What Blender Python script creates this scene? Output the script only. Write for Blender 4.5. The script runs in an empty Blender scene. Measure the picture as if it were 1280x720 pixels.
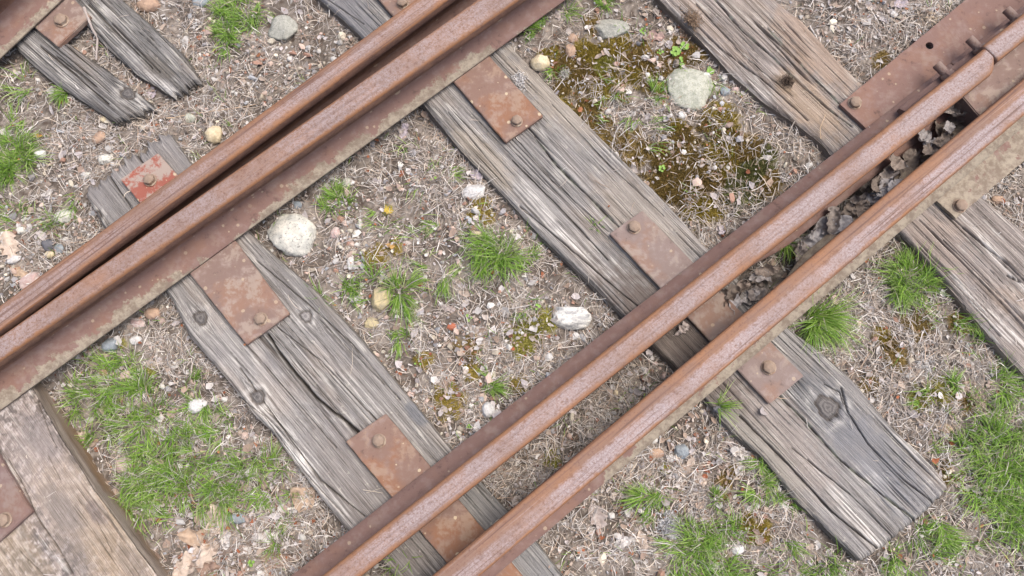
import bpy, bmesh, math, random
import numpy as np
from mathutils import Matrix, Vector

R_ = math.radians
rng = np.random.default_rng(7)
random.seed(7)
scene = bpy.context.scene
COL = scene.collection

# ------------------------------------------------------------------ camera, sky, sun, exposure
FPX, CAMH, TILT, ROLL = 985.0, 1.60, R_(13), R_(-4)
cd = bpy.data.cameras.new("camera"); cam = bpy.data.objects.new("camera", cd); COL.objects.link(cam)
cd.sensor_width = 36; cd.lens = 36 * FPX / 1280; cd.clip_start = 0.02; cd.clip_end = 500
RM = Matrix.Rotation(TILT, 3, 'X') @ Matrix.Rotation(ROLL, 3, 'Z')
cam.matrix_world = Matrix.Translation((0, 0, CAMH)) @ RM.to_4x4()
scene.camera = cam
cd.dof.use_dof = True; cd.dof.focus_distance = 1.52; cd.dof.aperture_fstop = 9.0

SUN_EL, SUN_AZ = R_(66), R_(75)
w = bpy.data.worlds.new("World"); scene.world = w; w.use_nodes = True
nt = w.node_tree; bg = nt.nodes["Background"]
sky = nt.nodes.new("ShaderNodeTexSky"); sky.sky_type = 'NISHITA'; sky.sun_disc = False
sky.sun_elevation = SUN_EL; sky.sun_rotation = SUN_AZ; sky.air_density = 1.0; sky.dust_density = 6.0; sky.ozone_density = 1.0
nt.links.new(sky.outputs[0], bg.inputs[0]); bg.inputs[1].default_value = 0.12
sd = bpy.data.lights.new("sun", 'SUN'); sun = bpy.data.objects.new("sun", sd); COL.objects.link(sun)
sd.energy = 1.3; sd.angle = R_(40); sd.color = (1.0, 0.95, 0.88)
sun.rotation_euler = (math.pi / 2 - SUN_EL, 0, math.pi - SUN_AZ)
scene.view_settings.view_transform = 'Standard'; scene.view_settings.look = 'None'
scene.view_settings.exposure = 1.0; scene.view_settings.gamma = 1.0

# ------------------------------------------------------------------ maths helpers
RMn = np.array(RM)
def P(px, py, z=0.0):
    px = np.asarray(px, float); py = np.asarray(py, float)
    d = np.stack([(px - 640) / FPX, -(py - 360) / FPX, -np.ones_like(px)], -1) @ RMn.T
    t = (z - CAMH) / d[..., 2]
    return np.stack([d[..., 0] * t, d[..., 1] * t, np.zeros_like(px) + z], -1)
MM = lambda n: n * 0.00152          # photo pixels -> metres on the ground, roughly
PERM = np.random.default_rng(3).permutation(4096)
def _g(ix, iy):
    h = PERM[(ix + PERM[iy & 4095]) & 4095]
    a = h * (2 * np.pi / 4096 * 7.0)
    return np.cos(a), np.sin(a)
def perlin(x, y):
    x = np.asarray(x, float) + 511.3; y = np.asarray(y, float) + 707.7
    ix = np.floor(x).astype(np.int64); iy = np.floor(y).astype(np.int64)
    fx = x - ix; fy = y - iy
    u = fx * fx * fx * (fx * (fx * 6 - 15) + 10); v = fy * fy * fy * (fy * (fy * 6 - 15) + 10)
    def d(i, j):
        gx, gy = _g(ix + i, iy + j); return gx * (fx - i) + gy * (fy - j)
    a = d(0, 0) * (1 - u) + d(1, 0) * u; b = d(0, 1) * (1 - u) + d(1, 1) * u
    return (a * (1 - v) + b * v) * 1.5
def fbm(x, y, o=4, g=0.5):
    s = 0; a = 1; t = 0
    for k in range(o):
        s = s + a * perlin(x * 2 ** k + 17.1 * k, y * 2 ** k - 9.7 * k); t += a; a *= g
    return s / t
def sstep(a, b, x):
    t = np.clip((x - a) / (b - a), 0, 1); return t * t * (3 - 2 * t)
def mixc(a, b, t):
    return a * (1 - t[..., None]) + b * t[..., None]
def inside(poly, x, y):
    c = np.zeros(np.shape(x), bool); n = len(poly)
    for i in range(n):
        x1, y1 = poly[i][:2]; x2, y2 = poly[i - 1][:2]
        k = ((y1 > y) != (y2 > y)) & (x < (x2 - x1) * (y - y1) / (y2 - y1 + 1e-12) + x1); c ^= k
    return c

# ------------------------------------------------------------------ mesh / object helpers
def mesh(name, V, F, mats, smooth=True, cols=None, attrs=None, fmat=None):
    V = np.asarray(V, np.float32); me = bpy.data.meshes.new(name)
    if isinstance(F, np.ndarray):
        nf, k = F.shape
        me.vertices.add(len(V)); me.vertices.foreach_set("co", V.ravel())
        me.loops.add(nf * k); me.loops.foreach_set("vertex_index", F.astype(np.int32).ravel())
        me.polygons.add(nf); me.polygons.foreach_set("loop_start", np.arange(0, nf * k, k, dtype=np.int32))
        me.update(calc_edges=True)
    else:
        me.from_pydata([tuple(map(float, v)) for v in V], [], [tuple(int(i) for i in f) for f in F]); nf = len(F)
        me.update()
    for m in (mats if isinstance(mats, (list, tuple)) else [mats]): me.materials.append(m)
    me.polygons.foreach_set("use_smooth", np.full(nf, smooth, bool))
    if fmat is not None: me.polygons.foreach_set("material_index", np.asarray(fmat, np.int32))
    if cols is not None:
        a = me.color_attributes.new("col", 'FLOAT_COLOR', 'POINT')
        c = np.ones((len(V), 4), np.float32); c[:, :3] = np.clip(cols, 0.002, 1); a.data.foreach_set("color", c.ravel())
    for k_, v_ in (attrs or {}).items():
        v_ = np.asarray(v_, np.float32)
        if v_.ndim == 1:
            a = me.attributes.new(k_, 'FLOAT', 'POINT'); a.data.foreach_set("value", v_)
        else:
            a = me.attributes.new(k_, 'FLOAT_VECTOR', 'POINT'); a.data.foreach_set("vector", v_.ravel())
    me.validate(); return me
def link(name, me, parent=None, loc=(0, 0, 0)):
    o = bpy.data.objects.new(name, me); COL.objects.link(o); o.location = loc
    if parent is not None: o.parent = parent
    return o
def tag(o, label=None, cat=None, group=None, kind=None):
    if label: o["label"] = label
    if cat: o["category"] = cat
    if group: o["group"] = group
    if kind: o["kind"] = kind
    return o
def thing_mesh(name, V, F, mats, label, cat, group=None, **kw):
    V = np.asarray(V, float); c = np.array([V[:, 0].mean(), V[:, 1].mean(), V[:, 2].min()])
    return tag(link(name, mesh(name, V - c, F, mats, **kw), None, c), label, cat, group)
def root(name, loc, label, cat, group=None):
    o = bpy.data.objects.new(name, None); COL.objects.link(o); o.location = loc; o.empty_display_size = 0.03
    return tag(o, label, cat, group)
def grid_faces(nr, nc, off=0):
    i = np.arange(nr - 1)[:, None] * nc + np.arange(nc - 1)[None, :]
    i = i.ravel() + off
    return np.stack([i, i + 1, i + nc + 1, i + nc], 1)

# ------------------------------------------------------------------ material helpers
class NT:
    def __init__(s, name, rough=0.85, spec=0.25):
        s.m = bpy.data.materials.new(name); s.m.use_nodes = True; s.t = s.m.node_tree
        s.b = s.t.nodes["Principled BSDF"]; s.b.inputs["Roughness"].default_value = rough
        s.b.inputs["Specular IOR Level"].default_value = spec
        s.tc = s.n("ShaderNodeTexCoord").outputs["Object"]
    def n(s, ty, **kw):
        x = s.t.nodes.new(ty)
        for k, v in kw.items(): setattr(x, k, v)
        return x
    def set(s, inp, v):
        if isinstance(v, bpy.types.NodeSocket): s.t.links.new(v, inp)
        elif isinstance(v, tuple) and len(v) == 3 and inp.type == 'RGBA': inp.default_value = (*v, 1)
        else: inp.default_value = v
    def attr(s, name, col=False):
        a = s.n("ShaderNodeAttribute", attribute_name=name); return a.outputs["Color" if col else "Fac"]
    def attrv(s, name): return s.n("ShaderNodeAttribute", attribute_name=name).outputs["Vector"]
    def noise(s, scale, detail=4, rough=0.6, vec=None, stretch=None):
        v = vec if vec is not None else s.tc
        if stretch is not None:
            mp = s.n("ShaderNodeMapping"); s.set(mp.inputs["Vector"], v); mp.inputs["Scale"].default_value = stretch; v = mp.outputs[0]
        x = s.n("ShaderNodeTexNoise"); s.set(x.inputs["Vector"], v)
        x.inputs["Scale"].default_value = scale; x.inputs["Detail"].default_value = detail; x.inputs["Roughness"].default_value = rough
        return x.outputs["Fac"]
    def voro(s, scale, vec=None):
        x = s.n("ShaderNodeTexVoronoi"); s.set(x.inputs["Vector"], vec if vec is not None else s.tc); x.inputs["Scale"].default_value = scale
        return x
    def ramp(s, f, a, b):
        x = s.n("ShaderNodeMapRange", interpolation_type='SMOOTHSTEP'); s.set(x.inputs[0], f)
        x.inputs[1].default_value = a; x.inputs[2].default_value = b; x.inputs[3].default_value = 0; x.inputs[4].default_value = 1
        return x.outputs[0]
    def math(s, op, a, b=0.0, c=None):
        x = s.n("ShaderNodeMath", operation=op); s.set(x.inputs[0], a); s.set(x.inputs[1], b)
        if c is not None: s.set(x.inputs[2], c)
        return x.outputs[0]
    def mix(s, f, a, b, bt='MIX'):
        x = s.n("ShaderNodeMix", data_type='RGBA', blend_type=bt); s.set(x.inputs[0], f); s.set(x.inputs[6], a); s.set(x.inputs[7], b)
        return x.outputs[2]
    def bump(s, h, dist, strength=1.0, nrm=None):
        x = s.n("ShaderNodeBump"); s.set(x.inputs["Height"], h); x.inputs["Distance"].default_value = dist; x.inputs["Strength"].default_value = strength
        if nrm is not None: s.set(x.inputs["Normal"], nrm)
        return x.outputs[0]
    def out(s, col, nrm=None):
        s.set(s.b.inputs["Base Color"], col)
        if nrm is not None: s.set(s.b.inputs["Normal"], nrm)
        return s.m

def m_attr(name, nscale=300, amp=0.35, rough=0.9, bumpd=0.0006, spec=0.15, trans=0.0):
    t = NT(name, rough, spec); c = t.attr("col", True)
    n = t.noise(nscale, 4); f = t.math('MULTIPLY_ADD', n, amp * 2, 1 - amp)
    cc = t.n("ShaderNodeVectorMath", operation='SCALE'); t.set(cc.inputs[0], c); t.set(cc.inputs[3], f)
    nrm = t.bump(n, bumpd) if bumpd else None
    t.out(cc.outputs[0], nrm)
    if trans:
        tr = t.n("ShaderNodeBsdfTranslucent"); t.set(tr.inputs[0], cc.outputs[0])
        ms = t.n("ShaderNodeMixShader"); ms.inputs[0].default_value = trans
        t.t.links.new(t.b.outputs[0], ms.inputs[1]); t.t.links.new(tr.outputs[0], ms.inputs[2])
        t.t.links.new(ms.outputs[0], t.t.nodes["Material Output"].inputs[0])
    return t.m
M_ground = m_attr("soil", 420, 0.45, 0.95, 0.0015)
M_needle = m_attr("dry_needles", 60, 0.2, 0.8, 0, 0.2)
M_gravel = m_attr("pebble_stone", 500, 0.28, 0.8, 0.0004, 0.3)
M_leaf = m_attr("dry_leaf", 160, 0.25, 0.8, 0.0008, 0.2, 0.15)
M_grass = m_attr("grass_blade", 40, 0.12, 0.55, 0, 0.3, 0.35)
M_moss = m_attr("moss", 200, 0.2, 0.95, 0, 0.05, 0.15)
t = NT("weathered_wood", .9, .12); gv = t.attrv("grain"); c = t.attr("col", True)
f1 = t.noise(1.0, 4, .7, gv, (9.0, 750.0, 1)); f2 = t.noise(1.0, 3, .7, gv, (60.0, 1500.0, 1)); f3 = t.noise(700, 3, .7)
ff = t.math('ADD', t.math('MULTIPLY', t.ramp(f1, .30, .70), .75), t.math('MULTIPLY', f3, .3)); ff = t.math('ADD', ff, t.math('MULTIPLY', t.ramp(f2, .35, .65), .25)); ff = t.math('ADD', ff, .40)
cc = t.n("ShaderNodeVectorMath", operation='SCALE'); t.set(cc.inputs[0], c); t.set(cc.inputs[3], ff)
M_wood = t.out(cc.outputs[0], t.bump(t.math('ADD', f1, t.math('MULTIPLY', f2, .5)), .0012, .9))

def rust(name, base, lilac, orange, dust, dust_amt=0.35, lichen=0.5, crust=False, thr=.53):
    t = NT(name, 0.82, 0.25)
    big = t.noise(9, 4); mid = t.noise(45, 5, 0.65); fine = t.noise(620, 3, 0.7); grain = t.noise(260, 2, 0.8)
    c = t.mix(t.ramp(big, 0.49, 0.62), base, orange)
    c = t.mix(t.math('MULTIPLY', t.ramp(mid, 0.48, 0.68), 0.55), c, lilac)
    c = t.mix(t.math('MULTIPLY', t.ramp(mid, 0.42, 0.28), 0.6), c, tuple(x * 0.45 for x in base))
    d2 = t.noise(22, 6, 0.75)
    c = t.mix(t.math('MULTIPLY', t.ramp(d2, thr, thr + .09), dust_amt), c, dust)
    # lichen / lime spots: pale rims
    v = t.voro(26); r = t.math('ADD', v.outputs["Distance"], t.math('MULTIPLY', t.noise(160, 2), 0.12))
    sp = t.n("ShaderNodeSeparateColor"); t.set(sp.inputs[0], v.outputs["Color"])
    rad = t.math('MULTIPLY_ADD', sp.outputs[0], 0.30, -0.02)
    on = t.ramp(sp.outputs[1], 0.60, 0.62)
    dlt = t.math('SUBTRACT', rad, r); rim = t.math('MULTIPLY', t.ramp(dlt, -0.02, 0.03), on)
    c = t.mix(t.math('MULTIPLY', rim, lichen), c, (0.42, 0.34, 0.24))
    v2 = t.voro(75); s2 = t.n("ShaderNodeSeparateColor"); t.set(s2.inputs[0], v2.outputs["Color"])
    r2 = t.math('ADD', v2.outputs["Distance"], t.math('MULTIPLY', t.noise(330, 2), 0.2))
    m2 = t.math('MULTIPLY', t.ramp(t.math('SUBTRACT', t.math('MULTIPLY', s2.outputs[0], 0.42), r2), -0.03, 0.04), t.ramp(s2.outputs[1], 0.72, 0.76))
    c = t.mix(t.math('MULTIPLY', m2, lichen * 0.9), c, (0.45, 0.37, 0.26))
    if crust:
        k = t.attr("crust")
        kk = t.math('ADD', k, t.math('MULTIPLY', t.math('SUBTRACT', t.noise(38, 7, 0.72), 0.5), 1.7))
        ck = t.mix(t.ramp(t.noise(60, 7, 0.75), 0.38, 0.62), (0.17, 0.140, 0.108), (0.31, 0.275, 0.215))
        kk = t.math('SUBTRACT', kk, t.math('MULTIPLY', t.ramp(t.noise(15, 4, 0.6), 0.5, 0.75), 0.5))
        c = t.mix(t.math('MULTIPLY', t.ramp(kk, 0.48, 0.60), 0.85), c, ck)
    c = t.mix(t.math('MULTIPLY', t.ramp(grain, 0.55, 0.8), 0.25), c, lilac)
    h = t.math('ADD', t.math('MULTIPLY', mid, 0.6), t.math('MULTIPLY', fine, 0.25))
    return t.out(c, t.bump(h, 0.0016, 0.8))
M_plate = rust("rusty_plate", (0.18, 0.125, 0.107), (0.27, 0.21, 0.19), (0.215, 0.13, 0.096), (0.28, 0.225, 0.185), .7)
M_plate_grey = rust("greyish_rusty_plate", (0.195, 0.148, 0.134), (0.27, 0.225, 0.21), (0.21, 0.135, 0.105), (0.28, 0.23, 0.19), .5)
M_plate_orange = rust("orange_stained_plate", (0.185, 0.118, 0.095), (0.25, 0.19, 0.17), (0.215, 0.112, 0.07), (0.27, 0.19, 0.14), .7, 1.0)
M_plate_dark = rust("dark_purple_rusty_plate", (0.165, 0.112, 0.103), (0.215, 0.165, 0.155), (0.175, 0.11, 0.09), (0.22, 0.175, 0.15), .4)
M_plate_red = rust("red_oxide_plate", (0.25, 0.085, 0.063), (0.25, 0.17, 0.145), (0.29, 0.09, 0.062), (0.29, 0.235, 0.205), 1.0, 1.0, thr=.47)
M_foot = rust("rail_foot_rust", (0.175, 0.108, 0.092), (0.23, 0.165, 0.15), (0.195, 0.115, 0.09), (0.25, 0.19, 0.155), 0.3, 0.5, crust=True)
M_bolt = rust("rusty_bolt", (0.235, 0.175, 0.135), (0.30, 0.25, 0.21), (0.24, 0.15, 0.10), (0.34, 0.29, 0.23), 0.6, 0.2)

def headmat(name, lo, hi, streak=.5, light=1.0, lw=.14):
    """rolled rail head: orange-brown rust, with a grainy lilac worn band between lo and hi across the head."""
    t = NT(name, 0.7, 0.35); u = t.attr("across"); rv = t.attrv("ruv")
    st = t.noise(1.0, 5, 0.65, rv, (3.0, 170.0, 1.0)); st2 = t.noise(1.0, 4, 0.6, rv, (6.0, 420.0, 1.0))
    big = t.noise(5, 4, 0.6); mid = t.noise(70, 6, 0.7); fine = t.noise(430, 3, 0.75); fine2 = t.noise(210, 3, 0.8)
    br = (0.18 * light, 0.108 * light, 0.08 * light); orr = (0.24 * light, 0.112 * light, 0.052 * light)
    dk = (0.10 * light, 0.052 * light, 0.040 * light); lil = (0.305 * light, 0.268 * light, 0.282 * light)
    c = t.mix(t.ramp(t.math('ADD', big, t.math('MULTIPLY', st, 0.3)), 0.52, 0.82), br, orr)
    uj = t.math('ADD', u, t.math('MULTIPLY', t.math('SUBTRACT', mid, 0.5), 0.35))
    uj = t.math('ADD', uj, t.math('MULTIPLY', t.math('SUBTRACT', st, 0.5), 0.25))
    edge = t.math('MAXIMUM', t.ramp(uj, 0.20, 0.02), t.ramp(uj, 0.85, 0.99))
    c = t.mix(t.math('MULTIPLY', edge, 0.75), c, orr)
    band = t.math('MULTIPLY', t.ramp(uj, lo - 0.08, lo + 0.10), t.ramp(uj, hi + 0.08, hi - 0.10))
    gr = t.ramp(t.math('ADD', t.math('MULTIPLY', fine2, 0.6), t.math('MULTIPLY', fine, 0.5)), 0.42, 0.74)
    pat = t.ramp(t.noise(7, 3, 0.6), 0.20, 0.55)
    c = t.mix(t.math('MULTIPLY', t.math('MULTIPLY', band, t.math('MULTIPLY_ADD', gr, 0.70, lw)), pat), c, lil)
    c = t.mix(t.math('MULTIPLY', t.ramp(st, 0.50, 0.34), streak), c, dk)
    c = t.mix(t.math('MULTIPLY', t.ramp(st, 0.56, 0.70), streak * .5), c, lil)
    c = t.mix(t.math('MULTIPLY', t.ramp(mid, 0.45, 0.30), 0.45), c, dk)
    c = t.mix(t.math('MULTIPLY', t.ramp(fine2, 0.48, 0.30), 0.65), c, dk)
    c = t.mix(t.math('MULTIPLY', t.ramp(st2, 0.60, 0.75), 0.25), c, orr)
    v = t.voro(5.5); sp = t.n("ShaderNodeSeparateColor"); t.set(sp.inputs[0], v.outputs["Color"])
    drop = t.ramp(t.math('ADD', v.outputs["Distance"], t.math('MULTIPLY', t.noise(300, 2), 0.03)), 0.052, 0.038)
    c = t.mix(t.math('MULTIPLY', drop, t.ramp(sp.outputs[2], 0.74, 0.76)), c, (0.62, 0.58, 0.50))
    h = t.math('ADD', t.math('MULTIPLY', mid, 0.5), t.math('MULTIPLY', fine2, 0.35))
    h = t.math('ADD', h, t.math('MULTIPLY', st, 0.5))
    return t.out(c, t.bump(h, 0.0012, 0.8))
M_head = [headmat("rail_head_rust_streaked", 0.30, 0.80, .85), headmat("rail_head_rust_grainy", 0.1, 0.9, .35, light=0.97),
          headmat("rail_head_rust_lilac", 0.20, 0.82, .4, lw=.28), headmat("rail_head_rust_banded", 0.44, 0.90, .8, light=1.03, lw=.36)]
t = NT("rail_side_rust", 0.85, 0.2)
c = t.mix(t.ramp(t.noise(30, 5, 0.7), 0.4, 0.65), (0.135, 0.078, 0.062), (0.20, 0.112, 0.08))
c = t.mix(t.math('MULTIPLY', t.ramp(t.noise(300, 3, 0.7), 0.5, 0.7), 0.35), c, (0.25, 0.16, 0.13))
M_side = t.out(c, t.bump(t.noise(160, 5, 0.7), 0.0015))

# ------------------------------------------------------------------ ground surface
ZG = -0.030
BUMPS = [  # photo px, radius, rise (m): lie of the ground between the sleepers
    (150, 90, 200, 0.004), (60, 330, 110, 0.006), (300, 60, 80, 0.008), (690, 60, 90, 0.022), (760, 160, 120, 0.016), (900, 200, 130, 0.012),
    (1150, 40, 120, 0.018), (150, 600, 130, -0.030), (90, 520, 60, -0.022), (350, 690, 80, -0.01), (560, 330, 120, 0.012), (460, 300, 60, 0.008),
    (820, 330, 60, 0.006), (1240, 600, 120, 0.004), (1150, 480, 90, 0.010), (1230, 700, 100, -0.006), (720, 560, 60, 0.012), (870, 480, 30, 0.01),
    (960, 640, 70, 0.006), (580, 560, 50, 0.008), (620, 620, 60, 0.01)]
BW = [(P(a, b, ZG), MM(r), dz) for a, b, r, dz in BUMPS]
def gh(x, y):
    z = ZG + 0.008 * fbm(x * 5, y * 5, 3) + 0.0075 * fbm(x * 22 + 4, y * 22, 3) + 0.003 * fbm(x * 90, y * 90, 2)
    for c, r, dz in BW: z = z + dz * np.exp(-((x - c[0]) ** 2 + (y - c[1]) ** 2) / (r * r))
    return np.minimum(z, -0.008)

# ------------------------------------------------------------------ railway sleepers (weathered timbers)
TIES = []
def polyres(pts, n):
    p = np.array(pts, float); d = np.r_[0, np.cumsum(np.hypot(*np.diff(p[:, :2], axis=0).T))]; s = np.linspace(0, d[-1], n)
    # light smoothing of the traced edge
    q = np.stack([np.interp(s, d, p[:, k]) for k in range(p.shape[1])], 1)
    k = max(3, n // 24) | 1; ker = np.hanning(k + 2)[1:-1]; ker /= ker.sum()
    for c in range(2):
        lin = np.linspace(q[0, c], q[-1, c], n); e = np.pad(q[:, c] - lin, k, mode='constant')
        q[:, c] = lin + np.convolve(e, ker, 'same')[k:-k]
    return q
def segdist(x, y, pts):
    best = np.full(x.shape, 9.0)
    for (x1, y1), (x2, y2) in zip(pts[:-1], pts[1:]):
        dx, dy = x2 - x1, y2 - y1; L = dx * dx + dy * dy + 1e-12
        tt = np.clip(((x - x1) * dx + (y - y1) * dy) / L, 0, 1)
        best = np.minimum(best, np.hypot(x - x1 - tt * dx, y - y1 - tt * dy))
    return best
C = lambda *a: np.array(a, float)
def sleeper(name, left, right, ztop, label, seed, cracks=(), knots=(), stains=(), tone='grey', rag0=0.0, rag1=0.0, depth=0.14,
            rough=1.0, light=1.0, round_end=0.0, arris=0.006, group='old timber sleepers under the rails', warm=0.14, silver=(), mottle=0.0):
    Lw = P(np.array(left)[:, 0], np.array(left)[:, 1], ztop); Rw = P(np.array(right)[:, 0], np.array(right)[:, 1], ztop)
    length = np.linalg.norm(Lw[-1] - Lw[0]); width = np.linalg.norm(Lw.mean(0) - Rw.mean(0))
    nr = int(length / 0.0024); Lr = polyres(Lw, nr)[:, :2]; Rr = polyres(Rw, nr)[:, :2]
    nc = int(width / 0.00125)
    u = np.linspace(0, 1, nc)[None, :]; v = np.linspace(0, 1, nr)[:, None]
    XY = Lr[:, None, :] * (1 - u[..., None]) + Rr[:, None, :] * u[..., None]
    ax = (Lr[-1] + Rr[-1] - Lr[0] - Rr[0]); ax /= np.linalg.norm(ax)
    s = v * length + 0 * u; tt = (u - 0.5) * width + 0 * v
    # ragged / rounded ends: slide the end rows along the axis
    e0 = rag0 * (0.5 + 1.2 * fbm(tt * 60 + seed, tt * 0 + 3, 3)); e1 = rag1 * (0.5 + 1.2 * fbm(tt * 60 + seed, tt * 0 + 9, 3)) + round_end * (2 * np.abs(u - 0.45)) ** 3
    XY = XY + ax * ((e0 * (1 - v) ** 6)[..., None] - (e1 * v ** 10)[..., None])
    edge = 0.0013 * fbm(s * 14 + seed, s * 0 + seed, 4) + 0.0010 * fbm(s * 90, s * 0 + seed, 2)
    perp = np.array([-ax[1], ax[0]])
    XY = XY + perp * ((1 - 2 * u) * edge)[..., None]
    X, Y = XY[..., 0], XY[..., 1]
    sgn = np.sign(perp @ (Rr[0] - Lr[0])); c0 = XY.mean((0, 1)); ttr = sgn * ((XY - c0) @ perp); sr = (XY - XY[0, 0]) @ ax
    # the grain runs straight through the timber, whatever its worn outline does
    tt = .12 * tt + .88 * ttr; s = .12 * s + .88 * sr
    # grain coordinate, bent round the knots
    tw = tt + 0.0018 * fbm(s * 2.2 + seed, tt * 5, 2)
    KN = []
    for (kx, ky, kr, kind) in knots:
        k = P(kx, ky, ztop)[:2]; kr = MM(kr); KN.append((k, kr, kind))
        rel = XY - k; al = rel @ ax; ac = rel @ perp
        q = np.hypot(al * 0.45, ac); tw = tw - np.sign(ac * 1.0) * kr * 0.6 * np.exp(-(q / (kr * 1.6)) ** 2) * np.sign(perp @ (Rr[0] - Lr[0]))
    g1 = fbm(tw * 320 + seed, s * 3.4, 3); g2 = fbm(tw * 100 + seed * 2, s * 1.4, 3); g3 = fbm(tw * 600, s * 22 + seed, 2)
    patch = fbm(tt * 16 + seed, s * 6, 4); patch2 = fbm(tt * 45, s * 28 + seed, 4)
    z = 0.0008 * g2 * rough + 0.0008 * g1 * rough + 0.0005 * g3 + 0.002 * patch
    # procedural drying checks
    r1 = np.abs(perlin(tw * 60 + seed * 3, s * 0.8)); m1 = sstep(-0.15, 0.35, fbm(tt * 9 + seed, s * 4 + 3, 2))
    ck = np.exp(-(r1 / 0.040) ** 2) * m1
    r2 = np.abs(perlin(tw * 150 + seed, s * 1.9)); m2 = sstep(0.0, 0.4, fbm(tt * 14 - seed, s * 7, 2))
    ck2 = np.exp(-(r2 / 0.09) ** 2) * m2
    z = z - 0.0070 * ck * rough - 0.0022 * ck2 * rough
    dark = 0.75 * ck + 0.45 * ck2; moss = np.zeros_like(z)
    for c in cracks:
        pts, wd, dp = c[:3]
        w2 = P(np.array(pts)[:, 0], np.array(pts)[:, 1], ztop)[:, :2]
        jx = 0.0013 * fbm(s * 30 + seed, s * 0 + wd * 900, 3)
        dd = segdist(X + perp[0] * jx, Y + perp[1] * jx, w2)
        wv = wd * (0.6 + 0.7 * sstep(-0.5, 0.5, fbm(s * 18 + wd * 100, s * 0, 3)))
        k = np.exp(-(dd / wv) ** 2)
        z = z - dp * k; dark = np.maximum(dark, k)
        if len(c) > 3: moss = np.maximum(moss, np.exp(-(dd / (wv * 1.8)) ** 2) * sstep(-0.1, 0.3, fbm(s * 40, tt * 60, 3)))
    base = dict(grey=C(.192, .182, .175), brown=C(.200, .176, .162), pale=C(.215, .190, .178), slate=C(.150, .145, .142))[tone] * light
    g4 = fbm(tw * 420 + 7, s * 11 - seed, 3)
    col = mixc(base, base * C(.50, .48, .47), 0.7 * sstep(-0.15, 0.45, g2 + 0.5 * patch))
    col = mixc(col, base * C(.34, .32, .31), .8 * sstep(.08, .42, g4 + .25 * g2))
    col = mixc(col, base * C(1.6, 1.6, 1.6), .75 * sstep(0.0, 0.42, g1 * 0.9 - 0.3 * g2 - .3 * g4 + 0.35 * patch))
    if mottle: col = mixc(col, base * C(1.12, 1.08, 1.05), np.full(z.shape, mottle)); q1 = fbm(X * 70, Y * 70, 5, .65); q2 = fbm(X * 26 + 5, Y * 26, 4); col = mixc(col, C(.105, .092, .088), mottle * 1.1 * sstep(-.10, .14, q1 + .5 * q2)); col = mixc(col, C(.46, .43, .42), mottle * .7 * sstep(.05, .4, -q1 + .5 * fbm(X * 160, Y * 160, 3)))
    col = mixc(col, C(.30, .215, .145) * light, warm * sstep(0.0, 0.5, patch - 0.2 * g2))
    col = mixc(col, C(.16, .15, .15) * light, 0.55 * sstep(0.12, 0.55, fbm(tt * 30 - seed, s * 12 - 4, 4)))
    col = mixc(col, C(.50, .48, .44) * light, 0.5 * sstep(0.22, 0.6, fbm(tw * 120 + 5, s * 9 - seed, 3) + 0.2 * patch2))
    for (sx, sy, ex, ey, wd, amt) in silver:      # bleached streaks along the grain
        w2 = P(np.array([sx, ex]), np.array([sy, ey]), ztop)[:, :2]
        dd = segdist(X, Y, w2); m = .8 * amt * np.exp(-(dd / MM(wd)) ** 2) * sstep(-0.2, 0.4, g1 + 0.8 * fbm(tw * 180, s * 14, 3))
        col = mixc(col, C(.60, .575, .54), m)
    for (sx, sy, r, cc, amt) in stains:
        k = P(sx, sy, ztop)[:2]; rel = XY - k; q = np.hypot((rel @ ax) * 0.45, rel @ perp) / MM(r)
        m = amt * sstep(1.25, 0.55, q + 0.45 * fbm(X * 50, Y * 50, 3))
        col = mixc(col, C(*cc), m)
    lich = sstep(0.42, 0.55, fbm(X * 160, Y * 160, 3) * 0.6 + patch2 * 0.6); col = mixc(col, C(.47, .45, .38), 0.5 * lich)
    rot = {}
    for k, kr, kind in KN:
        rel = XY - k; al = rel @ ax; ac = rel @ perp; q = np.hypot(al * 0.85, ac); an = np.arctan2(al, ac)
        q = q * (1 + 0.10 * np.sin(an * 3 + seed) + 0.06 * np.sin(an * 7 + 1))
        ring = np.exp(-((q - kr) / (kr * 0.16 + 0.0008)) ** 2)
        inn = sstep(kr * 1.05, kr * 0.8, q); rings = np.sin(q / 0.0011 + 2 * fbm(X * 300, Y * 300, 2))
        z = z * (1 - inn) + inn * (-0.0012 + 0.0004 * rings) - 0.0035 * ring
        kc = mixc(C(.14, .13, .125) * light, C(.085, .08, .078) * light, sstep(-.3, .8, rings + fbm(X * 200, Y * 200, 2)))
        if kind == 'pale': kc = kc * 1.7
        col = mixc(col, kc, inn); dark = dark * (1 - inn) + 0.8 * ring
        halo = np.exp(-((q - kr * 1.7) / (kr * 0.45)) ** 2); col = mixc(col, C(.48, .46, .43) * light, 0.45 * halo * sstep(-.3, .3, g1 + patch2))
        if kind == 'hole': z = z - 0.014 * sstep(kr * .8, kr * .3, q); dark = np.maximum(dark, sstep(kr * .9, kr * .5, q))
    col = mixc(col, C(.055, .045, .038), 0.85 * sstep(0.25, 0.95, dark)); col = mixc(col, C(.34, .35, .29), 0.75 * moss)
    # worn arrises
    du = np.minimum(u * width, (1 - u) * width) + 0 * v; dv = np.minimum(1e3 if rag0 == 0 else 1e3, 1e3)
    du = du + 0.004 * fbm(s * 20 + seed, u * 3, 3)
    z = z - 0.007 * np.clip(1 - du / (arris * 1.5), 0, 1) ** 2
    if round_end or rag1 > .01:
        de = (1 - v) * length + 0 * u + 0.003 * g2; z = z - 0.012 * np.clip(1 - de / 0.012, 0, 1) ** 2
    if rag0:
        de = v * length + 0 * u + 0.006 * g2; z = z - 0.012 * np.clip(1 - de / 0.02, 0, 1) ** 2
    Z = ztop + z
    top = np.stack([X, Y, Z], -1)
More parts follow.
